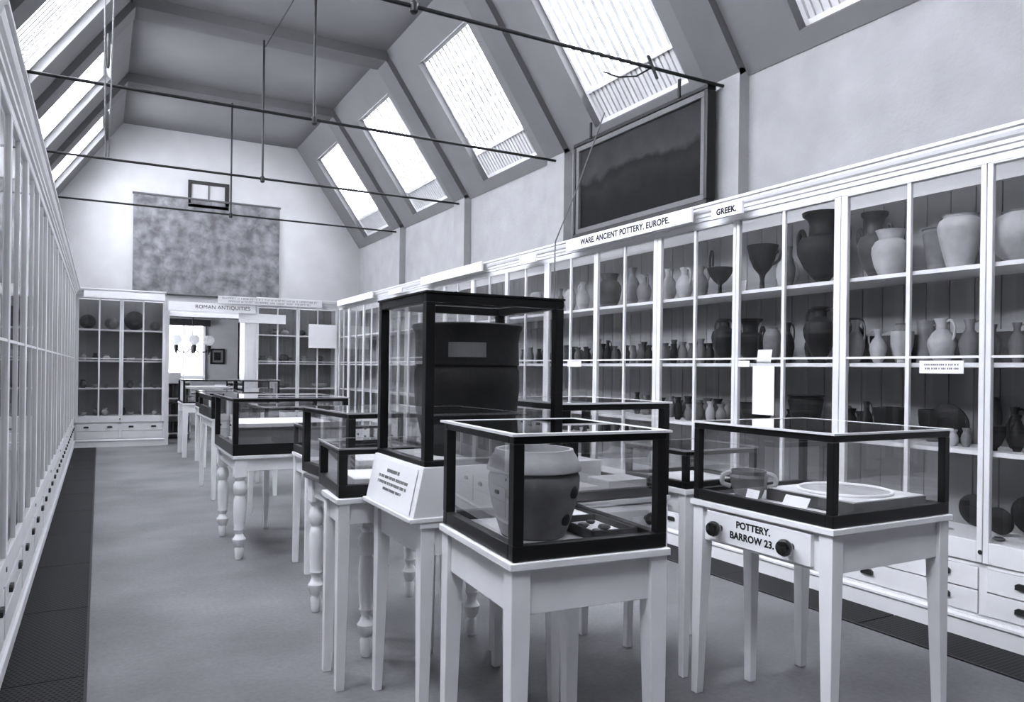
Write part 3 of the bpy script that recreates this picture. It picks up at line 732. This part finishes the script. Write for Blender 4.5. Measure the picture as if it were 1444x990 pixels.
tr = thing('specimen_tray', 'flat dark-edged tray of fragments beside the pale bucket urn', 'tray', loc_on(cf, 0.30, 0.09, 0.012), FA)
MB().box(0, .155, 0, .008, 0, .03).box(0, .155, .232, .24, 0, .03).box(0, .008, 0, .24, 0, .03).box(.147, .155, 0, .24, 0, .03).build('tray_rim', 'felt', tr)
MB().box(.008, .147, .008, .232, 0, .01).build('tray_floor', 'lining', tr)
for i, (dx, dy, rr) in enumerate(((.05, .06, .018), (.10, .10, .022), (.055, .15, .02), (.105, .19, .016))):
    m = MB(); m.lathe([(rr * .6, 0), (rr, rr * .3), (rr * .8, rr * .6), (0.001, rr * .65)], 7)
    tag(m.build('pottery_sherd', TONE['dim' if i % 2 else 'mid'], None, loc=loc_on(cf, .30 + dx, .09 + dy, .0225), rotz=i * 1.1), ['small grey sherd at the near end of the fragment tray', 'larger dusky sherd near the middle of the fragment tray', 'grey sherd on the urn side of the fragment tray', 'dusky sherd at the far end of the fragment tray'][i], 'sherd', 'sherds in the fragment tray')
MB_ = MB().box(0, .15, 0, .20, 0, .016, None)
tag(MB_.build('display_board', 'lining', None, loc=loc_on(cf, 0.315, 0.335, 0.0125), rotz=FA), 'white display board lying behind the fragment tray in the front case', 'board')

# --- right table: POTTERY. BARROW 23.
t2 = table('white table lettered POTTERY BARROW 23 with two black knobs on its drawer', 2.136, 1.682, 0.0, 0.64, 0.668, 0.785, 0.135, a=0.054, b=0.034, over=0.010)
dr = MB().box(-0.003, 0.20, 0.085, 0.585, 0.640, 0.752).build('drawer', 'white', t2, 0.002)
for yy in (0.165, 0.51):
    m = MB(); m.lathe([(.012, 0), (.012, .014), (.022, .020), (.029, .032), (.030, .044), (.024, .056), (.010, .062), (0.001, .063)], 24, mt=Matrix.Translation((-0.002, yy, 0.694)) @ Matrix.Rotation(-PI / 2, 4, 'Y'))
    m.build('knob', 'knob', dr)
text('lettering', 'POTTERY.', 0.036, 'ink', dr, (-0.0036, 0.345, 0.721), (PI / 2, 0, -PI / 2), bold=.0012)
text('lettering', 'BARROW 23.', 0.036, 'ink', dr, (-0.0036, 0.352, 0.678), (PI / 2, 0, -PI / 2), bold=.0012)
m = MB(); leg_taper(m, 0.28, 0.668 - 0.05, 0.046, 0.034, 0.763, 1, 1); m.build('leg', 'white', t2, 0.002)
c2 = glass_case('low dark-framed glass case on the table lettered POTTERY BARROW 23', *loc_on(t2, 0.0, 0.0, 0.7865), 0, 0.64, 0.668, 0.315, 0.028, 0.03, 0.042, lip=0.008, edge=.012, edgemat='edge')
bd = thing('mounted_dish_board', 'square grey board with a wide shallow dish outline inside the lettered table case', 'board', loc_on(c2, 0.20, 0.07, 0.012), 0)
MB().box(0, .41, 0, .40, 0, .045).build('block', 'felt', bd, 0.002)
MB().box(0.002, .408, 0.002, .398, .045, .049).build('top_sheet', 'lining', bd)
mm = MB(); mm.tube([(.205 + .168 * math.cos(2 * PI * k / 48), .20 + .168 * math.sin(2 * PI * k / 48), .053) for k in range(49)], .007, 8); mm.build('dish_rim', 'paper', bd)
mm = MB(); mm.lathe([(.166, 0), (.166, .0015), (.10, .0035), (.02, .004)], 48, (.205, .20, .0492)); mm.build('dish', TONE['pale'], bd)
bo = thing('handled_bowl', 'small grey bowl with two side lugs inside the lettered table case', 'bowl', loc_on(c2, 0.155, 0.52, 0.0125), -0.8)
m = MB(); m.lathe([(.045, 0), (.05, .004), (.068, .05), (.074, .085), (.066, .097), (.069, .112), (.062, .112), (.058, .09), (.06, .05)], 28); m.build('body', TONE['mid'], bo)
for s in (1, -1): handle('handle', [(s * .066, 0, .10), (s * .098, 0, .088), (s * .100, 0, .055), (s * .069, 0, .045)], .010, TONE['pale'], bo)
card('blank white card leaning beside the knobbed drawer end of the lettered table case', loc_on(c2, 0.07, 0.23, 0.0125), .11, .062, -0.55, -PI / 2)
card('small blank white card standing next to the handled bowl', loc_on(c2, 0.06, 0.42, 0.0125), .06, .055, -0.35, -PI / 2)

# --- tall case with the big dark urn
t3 = table('white tapered-leg table under the tall glass case with the dark urn', 0.985, 2.445, 0, 0.575, 0.51, 0.765, 0.10, a=0.05, b=0.032)
pb = thing('case_plinth', 'white plinth with a sloping lettered front, between tall urn case and its table', 'plinth', (0.985, 2.445, 0.766), 0)
MB().prism([(-0.036, 0), (0.575, 0), (0.575, 0.19), (0.004, 0.19)], -0.006, 0.516, lambda u, w, a: (u, a, w)).build('box', 'white', pb, 0.002)
MB().box(-0.046, 0.58, -0.012, 0.522, -0.001, 0.016).build('bottom_moulding', 'white', pb, 0.003)
# card with lines of small lettering on the sloping front
sa = math.atan2(0.04, 0.19)
cd = MB().box(-0.225, 0.225, -0.001, 0.001, 0, 0.165, Matrix.Translation((-0.0355, 0.255, 0.018)) @ Matrix.Rotation(-PI / 2, 4, 'Z') @ Matrix.Rotation(-sa, 4, 'X')).build('text_card', 'paper', pb)
lt = MB(); mt = Matrix.Translation((-0.0355, 0.255, 0.018)) @ Matrix.Rotation(-PI / 2, 4, 'Z') @ Matrix.Rotation(-sa, 4, 'X')
for (zc, x0, x1, hgt) in ((.128, -.07, .07, .013), (.102, -.15, .16, .011), (.080, -.15, .15, .011), (.058, -.08, .11, .010)):
    x = x0
    while x < x1:
        ww = random.uniform(.006, .010)
        kk = random.random()
        lt.box(x, x + .0022, -.0022, -.0012, zc - hgt / 2, zc + hgt / 2, mt)
        if kk < .7: lt.box(x, x + ww * .8, -.0022, -.0012, zc + hgt / 2 - .002, zc + hgt / 2, mt)
        if kk > .3: lt.box(x + ww * .8 - .0022, x + ww * .8, -.0022, -.0012, zc - hgt / 2, zc + hgt / 2, mt)
        if .2 < kk < .8: lt.box(x, x + ww * .8, -.0022, -.0012, zc - .001, zc + .001, mt)
        x += ww + (.008 if random.random() < .17 else .0022)
lt.build('lettering', 'faintink', pb)
c3 = glass_case('tall dark-framed glass case holding a large dark urn', 0.995, 2.447, 0.957, 0, 0.565, 0.51, 0.615, 0.034, 0.038, 0.02, lip=0.004, edgemat='black')
u = thing('large_urn', 'large blackened barrel-shaped urn inside the tall glass case', 'urn', (1.275, 2.705, 0.9695), 0)
m = MB(); m.lathe([(.150, 0), (.158, .01), (.182, .08), (.200, .17), (.208, .26), (.206, .325), (.199, .335), (.198, .345)], 44); m.build('body', TONE['dark'], u)
m = MB(); m.lathe([(.199, .344), (.206, .348), (.203, .43), (.207, .470), (.216, .490), (.217, .500), (.205, .505), (.190, .505), (.186, .40)], 44); m.build('collar', TONE['dark'], u)
lb = MB(); n = 8
for i in range(n):
    a0 = -2.35 + i * 0.085; a1 = a0 + .085
    f = lambda a, r, z: (r * math.cos(a), r * math.sin(a), z)
    lb.hexa([f(a0, .2075, .375), f(a1, .2075, .375), f(a1, .2095, .375), f(a0, .2095, .375)], [f(a0, .2075, .430), f(a1, .2075, .430), f(a1, .2095, .430), f(a0, .2095, .430)])
lb.build('label', 'greypaper', u)

# --- wide flat case behind the front table
t4 = table('white knobbed-drawer table directly behind the frontmost glass case', 1.60, 2.50, 0, 0.53, 0.62, 0.775, 0.13, a=0.052, b=0.036)
d4 = MB().box(.08, .45, -.003, .20, .632, .748).build('drawer', 'white', t4, .002)
for xx in (.12, .41):
    m = MB(); m.lathe([(.011, 0), (.011, .012), (.02, .018), (.026, .03), (.02, .05), (.001, .055)], 20, mt=Matrix.Translation((xx, -.002, .69)) @ Matrix.Rotation(PI / 2, 4, 'X')); m.build('knob', 'knob', d4)
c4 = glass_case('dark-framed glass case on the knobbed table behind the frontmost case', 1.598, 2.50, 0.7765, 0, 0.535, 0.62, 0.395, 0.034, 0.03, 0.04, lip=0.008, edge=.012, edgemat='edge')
for i, (x, y, w, d, h) in enumerate(((.06, .10, .18, .2, .03), (.28, .08, .20, .16, .05), (.10, .36, .34, .2, .10))):
    tag(MB().box(0, w, 0, d, 0, h).build('display_block', 'lining' if i != 1 else 'matchboard', None, .003, loc=loc_on(c4, x, y, .0125)), ['low white block near the front of the knobbed table case, urn side', 'thicker pale block near the front of the knobbed table case', 'tall white block at the back of the knobbed table case'][i], 'block', 'display blocks in the knobbed table case')

# --- small low case behind the lettered table
t5 = table('small white table close behind the table lettered POTTERY BARROW 23', 2.19, 2.46, 0, 0.42, 0.42, 0.80, 0.09, a=0.042, b=0.03)
c5 = glass_case('small low dark-framed case behind the table lettered POTTERY BARROW 23', 2.19, 2.46, 0.8015, 0, 0.42, 0.42, 0.165, 0.026, 0.024, 0.03)

# --- the run of tables along the gangway
t6 = table('narrow white table under the small low case, left of the lettered plinth', 0.846, 2.985, r_(-2.0), 0.50, 0.255, 0.772, 0.085, a=0.048, b=0.034)
c6 = glass_case('small low dark-framed case standing in front of the turned-leg gangway table case', 0.850, 2.997, 0.7735, r_(-4.4), 0.50, 0.45, 0.20, 0.036, 0.026, 0.05)
tag(MB().box(0, .36, 0, .30, 0, .05).build('display_block', 'lining', None, .003, loc=loc_on(c6, .08, .08, .0125), rotz=r_(-4.4)), 'white block inside the small low case beside the lettered plinth', 'block')
t7 = table('table with turned legs nearest the camera, half hidden by the small low case', 1.035, 3.262, r_(3.6), 0.62, 0.80, 0.735, 0.10, legs='turned', a=0.075, over=0.02, top='greywood')
c7 = glass_case('dark-framed glass case on the nearer turned-leg table', 1.028, 3.47, 0.7365, r_(4.2), 0.60, 0.70, 0.35, 0.036, 0.028, 0.05, lip=0.01)
tag(MB().box(0, .42, 0, .5, 0, .10).build('display_block', 'lining', None, .003, loc=loc_on(c7, .09, .1, .0125), rotz=r_(4.2)), 'large white block inside the glass case on the nearer turned-leg table', 'block')
t8 = table('plain-legged white table between the two turned-leg tables', 1.145, 4.76, 0, 0.55, 0.37, 0.735, 0.10, a=0.045, b=0.034)
c8 = glass_case('narrow low case on the plain-legged table between the two turned-leg tables', 1.145, 4.76, 0.7365, 0, 0.55, 0.37, 0.19, 0.026, 0.022, 0.05, mat='darkwood', lining='greylining')
t9 = table('farther turned-leg table with the wide case, alone beside the open gangway', 0.80, 5.305, 0, 0.75, 0.86, 0.70, 0.085, legs='turned', a=0.082, over=0.012)
c9 = glass_case('wide dark-framed glass case with a stepped white shelf on the farther turned-leg table', 0.785, 5.295, 0.7015, 0, 0.78, 0.90, 0.385, 0.036, 0.026, 0.075, mat='black', lining='greylining', lip=0.01)
st = thing('stepped_stand', 'stepped stand with a white upper shelf inside the wide gangway case', 'stand', loc_on(c9, .06, .22, .0125), 0)
MB().box(0, .66, 0, .6, 0, .16).build('riser', 'greylining', st)
MB().box(0, .66, -.02, .6, .16, .185).build('shelf_board', 'lining', st)
t10 = table('plain-legged white table immediately beyond the wide turned-leg gangway case', 1.17, 6.27, 0, 0.55, 0.74, 0.72, 0.09, a=0.045, b=0.034)
c10 = glass_case('low dark-framed case just beyond the wide turned-leg gangway case', 1.17, 6.27, 0.7215, 0, 0.55, 0.74, 0.25, 0.028, 0.024, 0.04, lining='greylining')
t11 = table('white table halfway down the gangway carrying a dark box-like case', 0.965, 7.80, 0, 0.62, 1.0, 0.785, 0.075, a=0.05, b=0.036)
c11 = glass_case('dark wooden case with narrow glass on the halfway gangway table', 0.955, 7.79, 0.7865, 0, 0.64, 1.02, 0.225, 0.034, 0.05, 0.10, mat='black', lining='felt')
t12 = table('white table two thirds down the gangway, before the farthest tables', 1.16, 10.35, 0, 0.48, 0.80, 0.75, 0.09, a=0.06, b=0.05)
c12 = glass_case('dark-framed case on the table two thirds down the gangway', 1.16, 10.35, 0.7515, 0, 0.48, 0.80, 0.22, 0.03, 0.03, 0.05, lining='greylining')
t13 = table('farthest white gangway table, close to the far doorway', 1.04, 11.55, 0, 0.70, 0.75, 0.765, 0.11, a=0.07, b=0.055)
c13 = glass_case('glass case with white objects on the farthest gangway table', 1.04, 11.55, 0.7665, 0, 0.70, 0.75, 0.335, 0.026, 0.022, 0.02)
sh = thing('inner_shelf', 'glass-case shelf of white boards on the farthest gangway table', 'shelf', loc_on(c13, .05, .15, .0125), 0)
MB().box(0, .6, 0, .5, .19, .22).build('shelf_board', 'lining', sh); MB().box(0, .03, 0, .5, 0, .19).box(.57, .6, 0, .5, 0, .19).build('support', 'darkwood', sh)
for i, x in enumerate((.12, .26, .40, .52)):
    pot(['small_jar', 'bowl', 'small_jar', 'bowl'][i], .10, .09 if i % 2 == 0 else .05, 'pale', loc_on(c13, x, .09, .0125), 0, 'small white vessel in the farthest gangway case, %s from the aisle' % ORD[i], 'white vessels in the farthest gangway case')
t14 = table('far white table beside the far cabinet that bears the blank notice', 1.74, 10.9, 0, 0.50, 0.70, 0.78, 0.10, a=0.06, b=0.05)
c14 = glass_case('far glass case with a white picture card, near the doorway', 1.73, 10.9, 0.7815, 0, 0.50, 0.70, 0.33, 0.024, 0.022, 0.03)
pc = thing('picture_card', 'white card with a small dark figure in the far glass case', 'card', loc_on(c14, .14, .12, .0125), 0)
MB().box(-.10, .10, 0, .003, 0, .20).build('sheet', 'paper', pc)
MB().prism([(-.05, .05), (-.03, .09), (.0, .075), (.03, .10), (.05, .08), (.04, .055), (.0, .04)], -.001, 0, lambda u, w, a: (u, a, w)).build('figure', 'ink', pc)
card('grey backing card beside the white picture card in the far glass case', loc_on(c14, .35, .13, .0125), .18, .20, 0, 0, 'greypaper')

# ------------------------------------------------------------------ notices, signs, pictures
def board(name, label, cat, x0, x1, y0, y1, z0, z1, mat='paper'):
    o = thing(name, label, cat, ((x0 + x1) / 2, (y0 + y1) / 2, z0), 0)
    hx, hy = (x1 - x0) / 2, (y1 - y0) / 2
    MB().box(-hx, hx, -hy, hy, 0, z1 - z0).build('panel', mat, o, .002)
    return o
def side_sign(label, ya, yb, z0, z1, body=None, size=.06):
    s = board('shelf_sign', label, 'sign', 3.672, 3.692, ya, yb, z0, z1, 'paper')
    if body: text('lettering', body, size, 'ink', s, (-0.0108, 0.0, (z1 - z0) / 2), (PI / 2, 0, -PI / 2), bold=.0022)
    return s
side_sign('long white sign lettered WARE ANCIENT POTTERY EUROPE below the framed painting', 4.10, 5.74, 2.365, 2.47, 'WARE. ANCIENT POTTERY. EUROPE.', .068)
side_sign('short white sign lettered GREEK on the cornice near the framed painting', 3.62, 3.90, 2.345, 2.425, 'GREEK.', .055)
side_sign('long unlettered pale sign on the painting side cornice above the urn case', 7.45, 9.25, 2.385, 2.49)
side_sign('short pale sign on the painting side cornice between the two long signs', 6.28, 6.60, 2.345, 2.42)
side_sign('pale sign at the far corner of the painting side cornice', 11.25, 13.2, 2.38, 2.48)
side_sign('small pale sign on the painting side cornice beyond the urn case', 9.95, 10.5, 2.36, 2.42)
s = board('doorway_sign', 'white sign lettered ROMAN ANTIQUITIES across the top of the doorway', 'sign', 0.97, 2.32, 13.395, 13.41, 2.20, 2.34)
text('lettering', 'ROMAN ANTIQUITIES', .085, 'ink', s, (.16, -.0082, .07), (PI / 2, 0, 0))
s = board('upper_sign', 'long pale sign with dark lettering above the doorway sign, below the map', 'sign', 1.72, 3.45, 13.36, 13.38, 2.345, 2.47, 'matchboard')
lt = MB(); x = -.80
for row, zc in ((0, .088), (1, .038)):
    x = -.80 + .1 * row
    while x < .78 - .15 * row:
        ww = random.uniform(.018, .028); kk = random.random()
        lt.box(x, x + .006, -.0108, -.0098, zc - .016, zc + .016)
        if kk < .7: lt.box(x, x + ww, -.0108, -.0098, zc + .010, zc + .016)
        if kk > .3: lt.box(x + ww - .006, x + ww, -.0108, -.0098, zc - .016, zc + .016)
        x += ww + (.030 if random.random() < .18 else .008)
lt.build('lettering', 'greypaper', s)
board('cabinet_sign', 'plain white sign along the cornice of the far plate cabinet', 'sign', -0.22, 0.92, 13.38, 13.40, 2.335, 2.44)
board('blank_sign', 'blank white sign hung at the doorway corner under the lettered signs', 'sign', 2.06, 2.84, 13.44, 13.452, 2.04, 2.20)
board('blank_notice', 'large blank white notice on the door of the far cabinet', 'notice', 3.24, 3.74, 13.44, 13.452, 1.64, 2.06)
# small notices inside / on the painting side cabinets
def pane_card(label, ya, yb, z0, z1, x=3.772):
    o = MB().box(x - .003, x, ya, yb, z0, z1).build('paper_notice', 'paper', None); return tag(o, label, 'notice')
pane_card('tall blank white notice hanging on the glass of the painting side cabinet', 3.42, 3.60, 1.03, 1.345)
pl = thing('shelf_label', 'white shelf label with small print under the second shelf of jugs', 'label', (3.771, 2.335, 1.31), 0)
MB().box(-.003, 0, -.115, .115, 0, .065).build('card', 'paper', pl)
lt = MB()
for zc in (.045, .025):
    y = -.09
    while y < .09:
        w = random.uniform(.004, .008); lt.box(-.0036, -.003, y, y + w, zc - .005, zc + .004); y += w + random.choice((.003, .003, .008))
lt.build('small_print', 'greypaper', pl)
pane_card('little white label below the second shelf, near the urn case corner', 5.62, 5.84, 1.335, 1.385)
pane_card('little white label below the second shelf, next to the tall blank notice', 3.63, 3.73, 1.34, 1.38)
for (lab, y, z, h) in (('white card standing among dark vessels on the second painting side shelf', 3.57, SHELF[2], .09), ('white card standing before the stemmed cup on the top shelf', 3.80, SHELF[1], .075)):
    card(lab, (3.835, y, z), .12, h, -.15, -PI / 2)

# framed painting, leaning forward from the wall
pa = thing('framed_painting', 'large dark landscape painting in a dark moulded frame above the wall cabinets', 'painting', (4.15, 5.305, 2.59), 0)
PW, PH = 0.935, 0.925
def pframe(mb, e0, e1, x0, x1):
    mb.box(x0, x1, -PW - e0, PW + e0, -e0, -e1).box(x0, x1, -PW - e0, PW + e0, PH + e1, PH + e0)
    mb.box(x0, x1, -PW - e0, -PW - e1, -e1, PH + e1).box(x0, x1, PW + e1, PW + e0, -e1, PH + e1)
m = MB(); pframe(m, .0, -.04, -.09, 0); m.build('outer_frame', 'black', pa, .008)
m = MB(); pframe(m, -.035, -.085, -.078, -.01); m.build('inner_moulding', 'greywood', pa, .004)
MB().box(-.05, -.02, -PW + .08, PW - .08, .08, PH - .08).build('canvas', 'canvas', pa)
for yy in (-.62, .62): MB().box(-.105, -.09, yy - .012, yy + .012, PH - .02, PH + .13).build('hanging_strap', 'iron', pa)

# map and little window frame on the far wall
mp = thing('wall_map', 'large grey printed wall map hung high on the far wall', 'map', (1.637, 13.93, 2.50), 0)
MB().box(-1.175, 1.175, -.012, .0, 0.0, 1.64).build('map_sheet', 'map', mp)
m = MB(); m.tube([(-1.19, -.012, 1.64), (1.19, -.012, 1.64)], .018, 10); m.build('top_roller', 'greywood', mp)
m = MB(); m.tube([(-1.19, -.012, 0.0), (1.19, -.012, 0.0)], .018, 10); m.build('bottom_roller', 'greywood', mp)
vf = thing('ventilator_frame', 'small dark two-light frame on the far wall showing above the map', 'window frame', (1.62, 13.948, 4.0), 0)
MB().box(-.33, .33, -.03, 0, .40, .46).box(-.33, .33, -.03, 0, 0, .06).box(-.33, -.28, -.03, 0, .06, .40).box(.26, .33, -.03, 0, .06, .40).build('frame', 'darkwood', vf, .003)
MB().box(-.012, .012, -.022, 0, .06, .40).build('mullion', 'greywood', vf)
MB().box(-.28, .26, -.010, -.004, .06, .40).build('panel', 'plaster', vf)

# ------------------------------------------------------------------ tie rods and cords
TRN = ['dark iron tie rod nearest the camera, passing just above the framed painting', 'second dark iron tie rod from the camera, with a long central hanger', 'third dark iron tie rod from the camera, with a central hanger rod', 'farthest dark iron tie rod, crossing in front of the wall map']
for i, y in enumerate(RIBS[2:]):
    t = thing('tie_rod', TRN[i], 'tie rod', (CX - .04, y, 3.51), 0, 'iron tie rods across the room')
    m = MB(); m.tube([(-2.47, 0, 0), (2.56, 0, 0)], .013, 10); m.build('rod', 'iron', t)
    m = MB(); m.tube([(0, 0, 0), (0, 0, 1.64)], .0125, 10); m.build('hanger', 'iron', t)
    m = MB(); m.lathe([(.015, -.045), (.026, -.032), (.026, .02), (.014, .032)], 12); m.build('coupling', 'iron', t)
m = MB(); m.tube([(1.66, 9.23, 5.04), (1.72, 8.2, 5.10), (1.78, 6.96, 5.20)], .006, 6)
tag(m.build('ceiling_cord', 'darkcord', None), 'thin dark cord running along the ceiling from the third hanger', 'cord')
rb = thing('hanging_rope', 'doubled pale rope with dark toggles hanging from the ceiling on the grating side', 'rope', (0.03, 6.0, 2.75), 0)
for dx in (-.025, .03):
    m = MB(); m.tube([(dx * .3, 0, 0), (dx * .7, .01, .5), (dx, 0, 1.1), (dx * .9, 0, 1.97)], .006, 7); m.build('strand', 'cord', rb)
for z0, z1 in ((.12, .32), (.62, .86)):
    m = MB(); m.lathe([(.008, z0), (.012, z0 + .03), (.015, (z0 + z1) / 2), (.011, z1 - .03), (.008, z1)], 12); m.build('toggle', 'darkwood', rb)
m = MB(); m.tube([(3.92, 5.52, 3.60), (3.80, 5.75, 2.98), (3.70, 5.965, 2.50), (3.70, 5.972, 2.40), (3.70, 5.975, 1.58)], .006, 6)
tag(m.build('blind_cord', 'cord', None), 'long thin cord slanting down across the framed painting', 'cord')
bk = thing('rod_bracket', 'small dark bracket with a curved wire clamped on the nearest tie rod', 'bracket', (3.5, 4.33, 3.51), 0)
m = MB(); m.tube([(0, .06, .10), (0, .03, .04), (0, 0, -.02), (.02, -.02, -.09)], .011, 8); m.build('clamp', 'iron', bk)
m = MB(); m.tube([(0, .04, .0), (-.06, .12, -.04), (-.16, .2, -.04), (-.26, .26, 0)], .006, 6); m.build('curved_wire', 'iron', bk)

# rolled poles lying on the grating side cabinets
for i, (ya, yb, x, r, lab) in enumerate(((4.4, 8.3, -.315, .024, 'long pale pole lying on the edge of the grating side cabinets'), (3.0, 7.0, -.50, .034, 'thicker dark rolled chart lying on top of the grating side cabinets'), (8.6, 12.6, -.37, .03, 'far dark roll lying on top of the grating side cabinets'))):
    m = MB(); m.tube([(0, 0, 0), (0, (yb - ya) / 2, .002), (0, yb - ya, 0)], r, 12)
    tag(m.build('rolled_chart', ['cord', 'greywood', 'greywood'][i], None, loc=(x, ya, 2.488 + r)), lab, 'roll')

# ------------------------------------------------------------------ back room
gp = thing('framed_picture', 'small framed picture with pale mount on the back room wall', 'picture', (2.29, 17.797, 1.34), 0)
MB().box(-.15, .15, -.03, 0, 0, .035).box(-.15, .15, -.03, 0, .305, .34).box(-.15, -.115, -.03, 0, .035, .305).box(.115, .15, -.03, 0, .035, .305).build('frame', 'black', gp)
MB().box(-.115, .115, -.012, -.004, .035, .305).build('mount', 'greypaper', gp)
MB().box(-.07, .07, -.016, -.012, .08, .26).build('print', 'ink', gp)
cu = MB()
vs = 10
for i in range(vs):
    a = i / vs; b = (i + 1) / vs
    x0, x1 = 1.06 + a * .22, 1.06 + b * .22; z = .03 if i % 2 else 0
    cu.hexa([(x0 + .05, 17.66 + z, .95), (x1 + .02, 17.69 - z, .95), (x1 + .02, 17.70 - z, .95), (x0 + .05, 17.67 + z, .95)], [(x0, 17.66 + z, 2.0 - .9 * b), (x1, 17.69 - z, 1.95 - .9 * b), (x1, 17.70 - z, 1.95 - .9 * b), (x0, 17.67 + z, 2.0 - .9 * b)])
tag(cu.build('window_curtain', 'curtain', None), 'dark drape gathered at the side of the back room window', 'curtain')
pe = MB().box(1.05, 2.12, 17.62, 17.70, 2.16, 2.30)
tag(pe.build('window_pelmet', 'curtain', None), 'dark pelmet across the top of the back room window', 'pelmet')
ch = thing('pendant_lamp', 'hanging lamp with three white glass globes in the back room', 'lamp', (1.62, 16.2, 1.65), 0)
m = MB(); m.tube([(0, 0, 0), (0, 0, 1.55)], .012, 8); m.lathe([(.005, -.12), (.03, -.08), (.02, -.02), (.035, .02), (.012, .06)], 14); m.build('stem', 'iron', ch)
for a in (PI, 0, -PI / 2):
    q = (.30 * math.cos(a), .30 * math.sin(a))
    m = MB(); m.tube([(0, 0, 0), (q[0] * .4, q[1] * .4, -.09), (q[0] * .85, q[1] * .85, -.07), (q[0], q[1], .05)], .012, 8); ar = m.build('arm', 'iron', ch)
    m = MB(); m.lathe([(.03, .05), (.07, .08), (.105, .14), (.10, .20), (.06, .245), (.035, .25)], 18, (q[0], q[1], 0)); m.build('globe', 'globe', ch)
    m = MB(); m.lathe([(.004, -.14), (.03, -.05), (.045, .03), (.035, .055)], 12, (q[0], q[1], 0)); m.build('holder', 'iron', ch)
bs = thing('bookcase', 'low white open bookcase in the back room beyond the doorway', 'bookcase', (1.0, 14.6, 0), 0)
MB().box(0, .03, 0, .35, 0, .98).box(.42, .45, 0, .35, 0, .98).box(0, .45, 0, .35, .98, 1.0).box(0, .45, .33, .35, 0, .98).build('carcass', 'matchboard', bs)
for z in (.08, .40, .70): MB().box(.03, .42, .01, .33, z, z + .025).build('shelf', 'matchboard', bs)
for k, z in enumerate((.105, .425, .725)):
    for j in range(7):
        hh = .18 + .02 * ((j * 3 + k) % 3)
        tag(MB().box(0, .042, 0, .2, 0, hh).build('book', ['curtain', 'darkwood', 'felt'][(j + k) % 3], None, loc=(1.035 + j * .053, 14.66, z)), 'dark book on the %s shelf of the back room bookcase, %s from the doorway side' % (['bottom', 'middle', 'upper'][k], ORD[j]), 'book', 'dark books in the back room bookcase')
card('white picture card standing on top of the back room bookcase', (1.17, 14.75, 1.0005), .24, .17, 0, 0)
bt = thing('reading_table', 'plain dark table in the back room beneath the framed picture', 'table', (1.55, 16.6, 0), 0)
MB().box(0, 1.3, 0, .7, .72, .75).build('tabletop', 'greywood', bt)
for x in (.02, 1.22):
    for y in (.02, .62): MB().box(x, x + .06, y, y + .06, 0, .72).build('leg', 'greywood', bt)
card('blank white card propped on the dark back room table', (2.35, 17.0, .751), .42, .16, 0, 0)

# ------------------------------------------------------------------ light, world, camera
w = D.worlds.new('sky'); bpy.context.scene.world = w; w.use_nodes = True
bg = w.node_tree.nodes['Background']; bg.inputs[0].default_value = (*SKY, 1); bg.inputs[1].default_value = 0.6

cam = D.cameras.new('camera'); co = D.objects.new('camera', cam); COL.objects.link(co)
F_PX, YAW, ROLL, PY = 1065.566, r_(28.6425), r_(0.74934), 521.4546
cam.sensor_fit = 'HORIZONTAL'; cam.sensor_width = 36.0; cam.lens = F_PX / 1444 * 36.0
cam.shift_x = 0.0; cam.shift_y = (PY - 495.0) / 1444.0
cam.clip_start = 0.05; cam.clip_end = 100
fw = Vector((math.sin(YAW), math.cos(YAW), 0)); rt = Vector((math.cos(YAW), -math.sin(YAW), 0)); up = Vector((0, 0, 1))
r2 = rt * math.cos(ROLL) + up * math.sin(ROLL); u2 = up * math.cos(ROLL) - rt * math.sin(ROLL)
mtx = Matrix((( r2.x, u2.x, -fw.x, 0.0), (r2.y, u2.y, -fw.y, 0.0), (r2.z, u2.z, -fw.z, 1.30), (0, 0, 0, 1)))
co.matrix_world = mtx
sc = bpy.context.scene
sc.camera = co
sc.view_settings.view_transform = 'Standard'; sc.view_settings.look = 'None'
sc.view_settings.gamma = 1.0; sc.view_settings.use_curve_mapping = False
sc.view_settings.exposure = 1.3
sc.cycles.transparent_max_bounces = 40
sc.cycles.max_bounces = 10; sc.cycles.diffuse_bounces = 2
